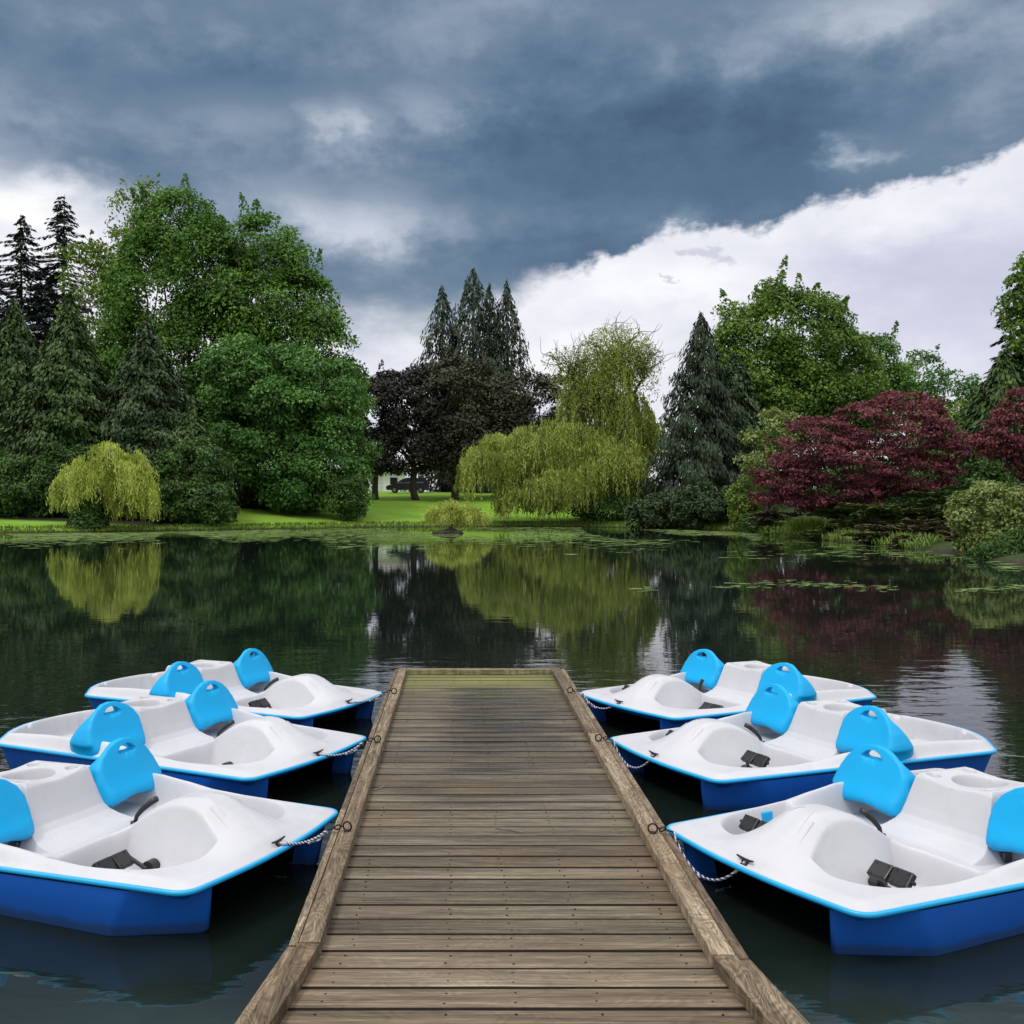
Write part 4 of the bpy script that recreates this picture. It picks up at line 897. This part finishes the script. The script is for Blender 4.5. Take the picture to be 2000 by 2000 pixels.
def resample(P, n):
    Q = np.vstack([P, P[:1]]); s = np.r_[0, np.cumsum(np.hypot(*np.diff(Q, axis=0).T))]; t = np.linspace(0, s[-1], n, endpoint=False)
    return np.c_[np.interp(t, s, Q[:, 0]), np.interp(t, s, Q[:, 1])]
OUTR = resample(OUT, 680)

def tw(t): return .46 * t ** .85 + .54 * (1 - np.sqrt(np.clip(1 - t * t, 0, 1)))      # cheek of the paddle box: a crisp edge, then convex

def shell_h(x, y, e):
    ya = np.abs(y)
    rim = np.interp(x, [-1.2, -1.0, -.85, -.7, -.4, -.1, .15, .33, .5, .7, 1.1, 1.36], [.012, .022, .042, .060, .076, .080, .083, .064, .037, .027, .022, .018])
    z = rim * sm(0, .08, e) - .010 * (1 - sm(0, .012, e))
    # nose and paddle box
    Zc = np.interp(x, [.50, .54, .58, .62, .66, .70, .75, .80, .85, .90, .95, 1.0, 1.05, 1.10, 1.15, 1.20, 1.25, 1.29, 1.33], [.0, .010, .036, .074, .112, .144, .174, .194, .206, .211, .208, .199, .182, .157, .124, .085, .046, .019, .0])
    Zc = Zc * .84 * (1 - .16 * sm(.95, 1.15, x))
    w0 = np.interp(x, [.5, .9, 1.1, 1.3], [.10, .05, .03, .02]); w1 = np.interp(x, [.6, .9, 1.05, 1.3], [.29, .29, .31, .40])
    nose = Zc * (1 - sm(0, 1, (ya - w0) / (w1 - w0)))
    z = np.where(x > .48, np.maximum(z, 0) * (x > .48) + nose - .010 * (1 - sm(0, .012, e)), z)
    # seats and rear cockpit
    lev = np.interp(x, [-1.2, -.6, -.3, -.1, 0, .15, .28, .38, .46, .53, .6], [-.13, -.13, -.11, -.085, -.085, -.075, -.052, -.02, .010, .022, .022])
    M = sm(.085, .135, e) * (1 - sm(.46, .56, x))
    z = z * (1 - M) + lev * M
    for s in (-1, 1):                                  # hollow of each seat
        z = z - .022 * np.exp(-((x - .24) / .17) ** 2 - ((y - s * .43) / .15) ** 2)
    # foot wells
    xr = .50 + .13 * np.exp(-((np.maximum(ya, .12) - .12) / .085)); uu = np.clip(((x - .86) / .25) ** 2, 0, 1.3); yd = np.where(x < .86, .118 + .030 * uu, .118 + .075 * uu); yw = np.where(x < .86, .315 - .105 * uu, .315 - .065 * uu)
    q = (np.clip((x - .56) / .565, 0, 9) ** 3.1 + np.clip((ya - .17) / .43, 0, 9) ** 3.1) ** (1 / 3.1)
    m = np.minimum(np.minimum(sm(0, .075, (1 - q) * .45), tw(np.clip((ya - yd) / (yw - yd), 0, 1))), sm(-.004, .085, x - xr))
    floor = -.215 + .05 * sm(.92, 1.10, x)
    z = z * (1 - m) + floor * m
    # pillar between the seat backs
    fr = np.interp(x, [-.6, -.52, -.44, -.38, -.03, -.012, .01, .032, .055, .085, .13, .2, .3, .36], [-.14, -.12, .06, .205, .212, .19, .125, .062, .01, -.022, -.045, -.063, -.078, -.12])
    sd = np.interp(ya, [0, .190, .205, .216, .243, .262, .29, .34], [.24, .232, .215, .195, .062, -.015, -.055, -.14])
    top = .213 - .022 * (1 - np.clip(ya / .2, 0, 1) ** 2)
    p = np.minimum(np.minimum(fr, sd), np.where(x < .0, top, 9))
    z = np.maximum(z, p)
    inp = (p > .17)
    bk = sm(1.0, .78, np.hypot((x + .215) / .135, y / .128)); z = z - np.where(inp, .13 * bk, 0)
    for cx, cyy, rr, dp in ((-.085, .165, .036, .035), (-.085, -.165, .036, .035), (-.335, .15, .036, .035), (-.335, -.15, .036, .035)):
        z = z - np.where(inp, dp * sm(1.0, .75, np.hypot(x - cx, y - cyy) / rr), 0)
    for cyy in (-.30, -.19, .19, .30): z = z - .02 * sm(1.0, .75, np.hypot(x + 1.02 - .1 * abs(cyy), y - cyy) / .036)
    return z

def shell_mesh():
    n, R = len(OUTR), 215; c = np.array([.12, 0.0]); t = (np.arange(R) + 1) / R; t = np.r_[t[:-3], 1 - .008, 1 - .004, 1.0]
    R = len(t); P = c + (OUTR[None] - c) * t[:, None, None]; P = P.reshape(-1, 2)
    e = -poly_sd(P, OUTR); e = np.maximum(e, 0); z = shell_h(P[:, 0], P[:, 1], e)
    g = np.arange(R * n).reshape(R, n); a, b = g[:-1], g[1:]
    Q = np.stack([a, b, np.roll(b, -1, 1), np.roll(a, -1, 1)], -1).reshape(-1, 4)
    cz = shell_h(np.array([c[0]]), np.array([c[1]]), np.array([.5]))[0]
    V = np.r_[np.c_[P, z], [[c[0], c[1], cz]]]
    me = mesh_np('deck_shell', V, Q)
    bm = bmesh.new(); bm.from_mesh(me); bm.verts.ensure_lookup_table(); k = len(V) - 1
    for i in range(n): bm.faces.new((bm.verts[k], bm.verts[i], bm.verts[(i + 1) % n]))
    bmesh.ops.recalc_face_normals(bm, faces=bm.faces[:])
    if sum(f.normal.z * f.calc_area() for f in bm.faces) < 0: bmesh.ops.reverse_faces(bm, faces=bm.faces[:])
    bm.to_mesh(me); bm.free()
    return me

def offset_out(P, d):
    A = np.roll(P, 1, 0); B = np.roll(P, -1, 0); t = B - A; t /= np.linalg.norm(t, axis=1)[:, None]; nrm = np.stack([t[:, 1], -t[:, 0]], 1)
    if ((nrm * (P - P.mean(0))).sum(1)).sum() < 0: nrm = -nrm
    return P + nrm * d

def trim_mesh():
    P = resample(OUT, 260); prof = [(-.014, -.010), (-.005, .0005), (.003, -.001), (.007, -.006), (.0075, -.014), (.005, -.020), (-.002, -.024), (-.020, -.024)]
    V = []; n = len(P)
    for d, z in prof: q = offset_out(P, d); V.append(np.c_[q, np.full(n, z)])
    V = np.concatenate(V); R = len(prof); g = np.arange(R * n).reshape(R, n); a, b = g[:-1], g[1:]
    return mesh_np('trim', V, np.stack([a, b, np.roll(b, -1, 1), np.roll(a, -1, 1)], -1).reshape(-1, 4))

def hull_mesh():
    # underside follows the shell, a little below it
    n, R = 200, 70; P0 = resample(OUT, n); c = np.array([.12, 0.0]); t = (np.arange(R) + 1) / R
    q = c + (offset_out(P0, -.010)[None] - c) * t[:, None, None]; P = q.reshape(-1, 2); e = np.maximum(-poly_sd(P, P0), 0)
    z = np.minimum(shell_h(P[:, 0], P[:, 1], e) - .02, -.0235 - .05 * sm(.045, .10, e)); g = np.arange(R * n).reshape(R, n); a, b = g[:-1], g[1:]
    me = mesh_np('hull', np.c_[P, z], np.stack([a, b, np.roll(b, -1, 1), np.roll(a, -1, 1)], -1).reshape(-1, 4))
    bm = bmesh.new(); bm.from_mesh(me); bm.verts.ensure_lookup_table()
    for s in (1, -1):                                   # two pontoons with pointed bows, an open tunnel between them
        T_ = [(-.86, .17, -.16), (-.90, .42, -.15), (-.82, .690, -.030), (.2, .690, -.030), (.98, .645, -.030), (1.292, .475, -.03), (1.265, .435, -.05), (1.15, .41, -.06), (1.13, .40, -.226), (.9, .15, -.226), (.4, .16, -.226)]
        wl = [(-.80, .19, -.225), (-.83, .42, -.225), (-.77, .635, -.225), (.2, .652, -.225), (.90, .645, -.225), (1.262, .45, -.225), (1.235, .42, -.225), (1.14, .405, -.225), (1.12, .40, -.232), (.88, .17, -.232), (.4, .18, -.232)]
        bo = [(-.70, .26, -.34), (-.74, .42, -.34), (-.68, .56, -.34), (.2, .57, -.34), (.80, .56, -.34), (1.08, .44, -.34), (1.06, .42, -.34), (1.03, .41, -.34), (1.0, .40, -.34), (.82, .26, -.34), (.4, .26, -.34)]
        L = [[bm.verts.new((x, s * y, z)) for x, y, z in pl] for pl in (T_, wl, bo)]; k = len(T_)
        for A, B in zip(L[:-1], L[1:]):
            for i in range(k): bm.faces.new((A[i], A[(i + 1) % k], B[(i + 1) % k], B[i]))
        bm.faces.new(L[-1])
        es = [ed for ed in {ed for v in L[0] + L[1] for ed in v.link_edges} if abs((ed.verts[0].co - ed.verts[1].co).z) > .05]
        bmesh.ops.bevel(bm, geom=es, offset=.022, segments=4, affect='EDGES', profile=.5)
    bmesh.ops.recalc_face_normals(bm, faces=bm.faces[:]); bm.to_mesh(me); bm.free()
    return me

def seatback_mesh(s):
    """moulded wedge-shaped back with a hand hole; s = side"""
    o = [(.245, .02), (.232, .10), (.245, .17), (.285, .225), (.345, .268), (.41, .292), (.475, .300), (.54, .291), (.60, .262), (.65, .215), (.69, .155), (.715, .095), (.722, .058), (.705, .042), (.700, .015), (.692, -.020), (.660, -.042), (.60, -.030), (.53, -.012), (.46, -.006), (.39, -.012), (.32, -.032), (.272, -.045), (.250, -.025)]
    O = resample(np.array(o), 96)
    h = [(.415, .236), (.436, .262), (.475, .274), (.516, .265), (.545, .238), (.53, .228), (.475, .231), (.428, .228)]
    c = np.array([.478, .249]); H = resample(rounded(h, [.006] * len(h), 4), 96)
    ang = lambda P: np.unwrap(np.arctan2(P[:, 1] - c[1], P[:, 0] - c[0]))
    # match outer points to hole points by angle
    th = np.linspace(0, 2 * pi, 96, endpoint=False)
    def ray(P):
        out = []
        Q = np.vstack([P, P[:1]])
        for t in th:
            d = np.array([cos(t), sin(t)]); best = None
            for a, b in zip(Q[:-1], Q[1:]):
                ab = b - a; den = d[0] * ab[1] - d[1] * ab[0]
                if abs(den) < 1e-12: continue
                w = a - c; u = (w[0] * ab[1] - w[1] * ab[0]) / den; v = (w[0] * d[1] - w[1] * d[0]) / den
                if u > 0 and -1e-9 <= v <= 1 + 1e-9 and (best is None or u > best): best = u
            out.append(c + d * (best or .01))
        return np.array(out)
    # dense outer sampling: direct correspondence of the arclength-resampled outline, hole by nearest angle
    ao = np.arctan2(O[:, 1] - c[1], O[:, 0] - c[0])
    def hole_at(a):
        i = np.argmin(np.abs(np.angle(np.exp(1j * (th - a))))); return HR[i]
    HR = ray(H); HI = np.array([hole_at(a) for a in ao])
    rings = 14; T = np.r_[0, .03, .08, np.linspace(.16, .9, rings - 6), .955, .985, 1.0]
    def surf(y, z, t, front):
        zz = np.clip(z, -.05, .30); xf = np.interp(zz, [-.05, .0, .06, .15, .25, .30], [.085, .098, .088, .052, .012, -.012]) + .020 * np.exp(-((z - .02) / .05) ** 2) - .35 * (y - .47) ** 2
        xb = np.interp(zz, [-.05, .06, .13, .19, .225, .26, .30], [-.215, -.205, -.162, -.108, -.066, -.046, -.048]) + 1.2 * (y - .47) ** 2 
        mid = (xf + xb) / 2; hw = (xf - xb) / 2
        edge = np.minimum(1, np.sqrt(np.clip(1 - ((t - .86) / .14).clip(0, 1) ** 2, 0, 1)) * .62 + .38); inner = 1 - .45 * (1 - (t / .10).clip(0, 1)) ** 2
        hw = hw * edge * inner
        return mid + hw if front else mid - hw
    V = []; n = len(O)
    for front in (True, False):
        for t in T:
            q = HI + (O - HI) * t; tt = np.full(n, t); V.append(np.c_[surf(q[:, 0], q[:, 1], tt, front), s * q[:, 0], q[:, 1]])
    V = np.concatenate(V); R = len(T); g = np.arange(2 * R * n).reshape(2, R, n); Q = []
    for k in (0, 1):
        a, b = g[k, :-1], g[k, 1:]; Q.append(np.stack([a, b, np.roll(b, -1, 1), np.roll(a, -1, 1)], -1).reshape(-1, 4)[:, ::(1 if k == 0 else -1)])
    for (i, f) in ((R - 1, 1), (0, -1)):
        a, b = g[0, i], g[1, i]; Q.append(np.stack([a, b, np.roll(b, -1), np.roll(a, -1)], -1)[:, ::f])
    me = mesh_np('seat_back', V, np.concatenate(Q))
    bm = bmesh.new(); bm.from_mesh(me); bmesh.ops.recalc_face_normals(bm, faces=bm.faces[:]); bm.to_mesh(me); bm.free()
    return me

def plastic(name, c, rough=.38, var=.06, speck=True, spec=.5, scum=False):
    m, T, P, _ = material(name); co = T.node('ShaderNodeTexCoord').outputs['Object']; co0 = co
    va = T.node('ShaderNodeVectorMath', operation='ADD'); rr = T.math('MULTIPLY', T.node('ShaderNodeObjectInfo').outputs['Random'], 23.0); T.inp(va, 0, co); T.inp(va, 1, T.vec(rr, rr, rr)); co = va.outputs[0]
    n = T.noise(co, 3.0, 5, .6); f = T.maprange(n, .3, .7, 1 - var, 1 + var * .5, False)
    col = T.mix(1.0, (*c, 1), T.vec(f, f, f), 'MULTIPLY')
    if speck:                                          # drops, grit and scuffs
        d = T.maprange(T.noise(co, 42.0, 3, .7),   .71, .76, 0, .55); col = T.mix(d, col, (c[0] * .45, c[1] * .43, c[2] * .40, 1))
        d2 = T.maprange(T.noise(T.scale(co, (3, 6, 4)), 2.0, 6, .72), .54, .78, 0, .34); col = T.mix(d2, col, (.35, .33, .28, 1))
    if scum:                                           # dried waterline above the present one
        z = T.node('ShaderNodeSeparateXYZ'); T.inp(z, 0, co0)
        k = T.maprange(T.math('ADD', z.outputs[2], T.math('MULTIPLY', T.math('SUBTRACT', T.noise(co, 9.0, 5, .7), .5), .05)), -.170, -.205, 0, .6); col = T.mix(k, col, (.028, .045, .075, 1))
        st = T.maprange(T.noise(T.scale(co, (14, 14, 1.5)), 1.0, 5, .7), .56, .8, 0, .30); col = T.mix(st, col, (.045, .10, .26, 1))
    T.inp(P, 'Base Color', col); T.inp(P, 'Specular IOR Level', spec)
    T.inp(P, 'Roughness', T.maprange(T.noise(co, 14.0, 4), .3, .7, rough * .8, rough * 1.25, False)); T.inp(P, 'Normal', T.bump(T.noise(co, 260.0, 2), .05, .002))
    return m
P_WHITE = plastic('white_shell_plastic', (.495, .495, .525), .4, spec=.35)
P_CYAN = plastic('cyan_plastic', (.001, .335, .68), .42, .05, False, .3)
P_TRIM = plastic('cyan_trim_plastic', (.012, .36, .72), .4, .06, False)
P_HULL = plastic('royal_blue_hull_plastic', (.008, .105, .50), .42, .08, False, .4, True)
P_BLACK = simple('black_plastic', (.012, .012, .013), .42, .2, 20, .5, 0, .1, 150)
P_STEEL = simple('grey_bracket', (.10, .10, .11), .4, .2, 20, .5, .7)

def boats(rings):
    sh, tr, hu, sbl, sbr = shell_mesh(), trim_mesh(), hull_mesh(), seatback_mesh(1), seatback_mesh(-1)
    pose = [  # x, y, heading, roll, pitch, crank angle, lever (dx, dy), label
        (2.445, 5.072, 205.8, .51, -.188, (.95, .75), (.081, -.039), 'blue and white pedal boat nearest on the right of the dock, partly outside the picture'),
        (2.456, 6.958, 201.7, .70, .44, (1.25, .8), (.093, -.037), 'blue and white pedal boat in the middle of the row right of the dock'),
        (2.418, 8.726, 208.9, .40, -.32, (2.6, .9), (-.026, .014), 'blue and white pedal boat farthest out on the right of the dock'),
        (-2.04, 5.229, -23.1, -.42, -.69, (2.75, 4.4), (.097, .041), 'blue and white pedal boat nearest on the left of the dock, partly outside the picture'),
        (-2.049, 7.091, -28.1, -.28, .09, (3.9, 4.6), (.094, .05), 'blue and white pedal boat in the middle of the row left of the dock'),
        (-2.067, 8.776, -25.7, -.81, .48, (2.3, 4.0), (.10, .048), 'blue and white pedal boat farthest out on the left of the dock')]
    cl = []
    for k, (x, y, h, ro, pi_, cr, lv, lab) in enumerate(pose):
        b = thing('pedal_boat', lab, 'pedal boat', (x, y, .22), (radians(ro), radians(pi_), radians(h)), 'pedal boats tied up along the dock')
        for nm, me, m in (('deck_shell', sh, P_WHITE), ('trim', tr, P_TRIM), ('hull', hu, P_HULL)):
            o = obj(nm, me, m, b)
            if nm == 'hull':
                try: me.set_sharp_from_angle(angle=radians(70))
                except Exception: pass
        for me in (sbl, sbr): obj('seat_back', me, P_CYAN, b)
        # steering lever with a bent grip on the tail of the paddle box
        mb = MB(); a = Vector((.475, 0, .012)); mb.tube([a, a + Vector((lv[0] * .12, lv[1] * .12, .04)), a + Vector((lv[0] * .40, lv[1] * .40, .075)), a + Vector((lv[0] * .8, lv[1] * .8, .108)), a + Vector((lv[0] * 1.08, lv[1] * 1.08, .124))], [.009, .011, .014, .0155, .015], 10); mb.cyl(a, a + Vector((0, 0, .012)), .02, n=12)
        mb.build('steering_lever', P_BLACK, b, smooth=True)
        # pedals: crank hub on each wall of the paddle box, two foot pads a side
        for s in (1, -1):
            ca = cr[0] if (s > 0) == (k < 3) else cr[1]
            hub = Vector((.80, s * .262, -.075)); ct = Vector((cos(ca) * .11, 0, sin(ca) * .11))
            mb = MB(); mb.cyl(hub - Vector((0, s * .02, 0)), hub + Vector((0, s * .03, 0)), .034, n=16); mb.cyl(hub, hub + Vector((0, s * .07, 0)), .010, n=8)
            q = hub + Vector((0, s * .034, 0)); mb.tube([q, q + ct], .010, 8); q2 = hub + ct + Vector((0, s * .03, 0)); mb.tube([q2, q2 + Vector((0, s * .225, 0))], .009, 8)
            mb.build('crank', P_BLACK, b, smooth=False)
            for j in (0, 1):
                c = hub + ct + Vector((0, s * (.082 + j * .108), .0)); R = Matrix.Rotation(.75 + .15 * j, 3, 'Y'); mb = MB(); mb.box(c, (.078, .100, .030), R, .006)
                for u in (-.026, .026):
                    for v in (-.03, .03): mb.cyl(c + R @ Vector((u, v, .013)), c + R @ Vector((u, v, .0175)), .006, n=6)
                mb.build('pedal', P_BLACK, b)
        for s in (1, -1):
            mb = MB(); mb.box((.655, s * .585, -.028), (.072, .03, .058), Matrix.Rotation(s * -.06, 3, 'Z'), .006); mb.build('side_block', P_CYAN, b)
            for yy in (.30, .62): mb = MB(); mb.box((-.0, s * yy, -.062), (.06, .03, .05), bev=.006); mb.build('seat_bracket', P_STEEL, b)
            # raised fins on the nose
            for (x0, y0, x1, y1, w) in ((.93, .030, 1.09, .085, .018), (1.0, .085, 1.12, .125, .014)):
                mb = MB(); N = 8; L0 = []; L1 = []; H0 = []; H1 = []
                for i in range(N):
                    t = i / (N - 1); ww = w * (1 - t) + .001
                    for Lq, dy, dz in ((L0, 0, -.003), (L1, ww, -.003), (H0, .001, .0055 * (1 - t) + .0008), (H1, ww * .4, .0055 * (1 - t) + .0008)):
                        xx, yy = x0 + (x1 - x0) * t, y0 + (y1 - y0) * t + dy; zz = float(shell_h(np.array([xx]), np.array([yy]), np.array([.4]))[0])
                        Lq.append(mb.b.verts.new((xx, s * yy, zz + dz)))
                for A, B in ((L0, H0), (H0, H1), (H1, L1)):
                    for i in range(N - 1): mb.b.faces.new((A[i], A[i + 1], B[i + 1], B[i]))
                mb.build('nose_fin', P_WHITE, b)
        # bow cleat
        mb = MB(); c = Vector((1.312, 0, -.001)); mb.box(c + Vector((0, 0, .005)), (.024, .042, .010), bev=.003)
        for s in (-.014, .014): mb.cyl(c + Vector((0, s, .008)), c + Vector((0, s, .028)), .0065, n=8)
        mb.tube([c + Vector((-.0, -.052, .033)), c + Vector((0, -.027, .029)), c + Vector((0, 0, .027)), c + Vector((0, .027, .029)), c + Vector((.0, .052, .033))], [.004, .006, .007, .006, .004], 8); mb.build('cleat', P_BLACK, b, smooth=True)
        M = Matrix.Translation((x, y, .22)) @ Matrix.Rotation(radians(h), 4, 'Z') @ Matrix.Rotation(radians(pi_), 4, 'Y') @ Matrix.Rotation(radians(ro), 4, 'X')
        cl.append(M @ Vector((1.312, 0, .018)))
    # mooring ropes
    RW = simple('rope_white', (.48, .48, .54), .8, .1, 60, .2); RN = simple('rope_navy', (.012, .020, .085), .8, .1, 60, .2)
    labs = ['nearest right boat', 'middle right boat', 'farthest right boat', 'nearest left boat', 'middle left boat', 'farthest left boat']
    for k, c in enumerate(cl):
        s = 1 if k < 3 else -1; a = rings[(s, k % 3)]; sag = (.15, .13, .09, .03, .045, .03)[k]; n = 60
        o = thing('mooring_rope', 'navy and white twisted mooring rope tying the ' + labs[k] + ' to its ring', 'rope', tuple(a), group='mooring ropes'); P = []
        cr = c - a
        for i in range(n):
            t = i / (n - 1); v = cr * t; v.z -= sag * (1 - (2 * t - 1) ** 2) ** .9 * (1.15 - .3 * t); P.append(v)
        # turn over the rim just before the cleat
        mb = MB(); mb.tube(P, .0064, 8, stripes=True); mb.build('rope', [RW, RN], o, smooth=True)
        mb = MB(); mb.tube(P[-9:-1], .0078, 8); mb.build('whipping', RW, o, smooth=True)
        mb = MB(); Q = [v + Vector((0, .012 * sin(i * .5), -.012 + .006 * sin(i * .35))) for i, v in enumerate(P[:24])]; mb.tube(Q, .0058, 8, stripes=True); mb.build('tail_end', [RW, RN], o, smooth=True)

ground(); weeds(); bank_grass(); far_bank(); house_car()
RINGS = dock(); boats(RINGS); twigs()
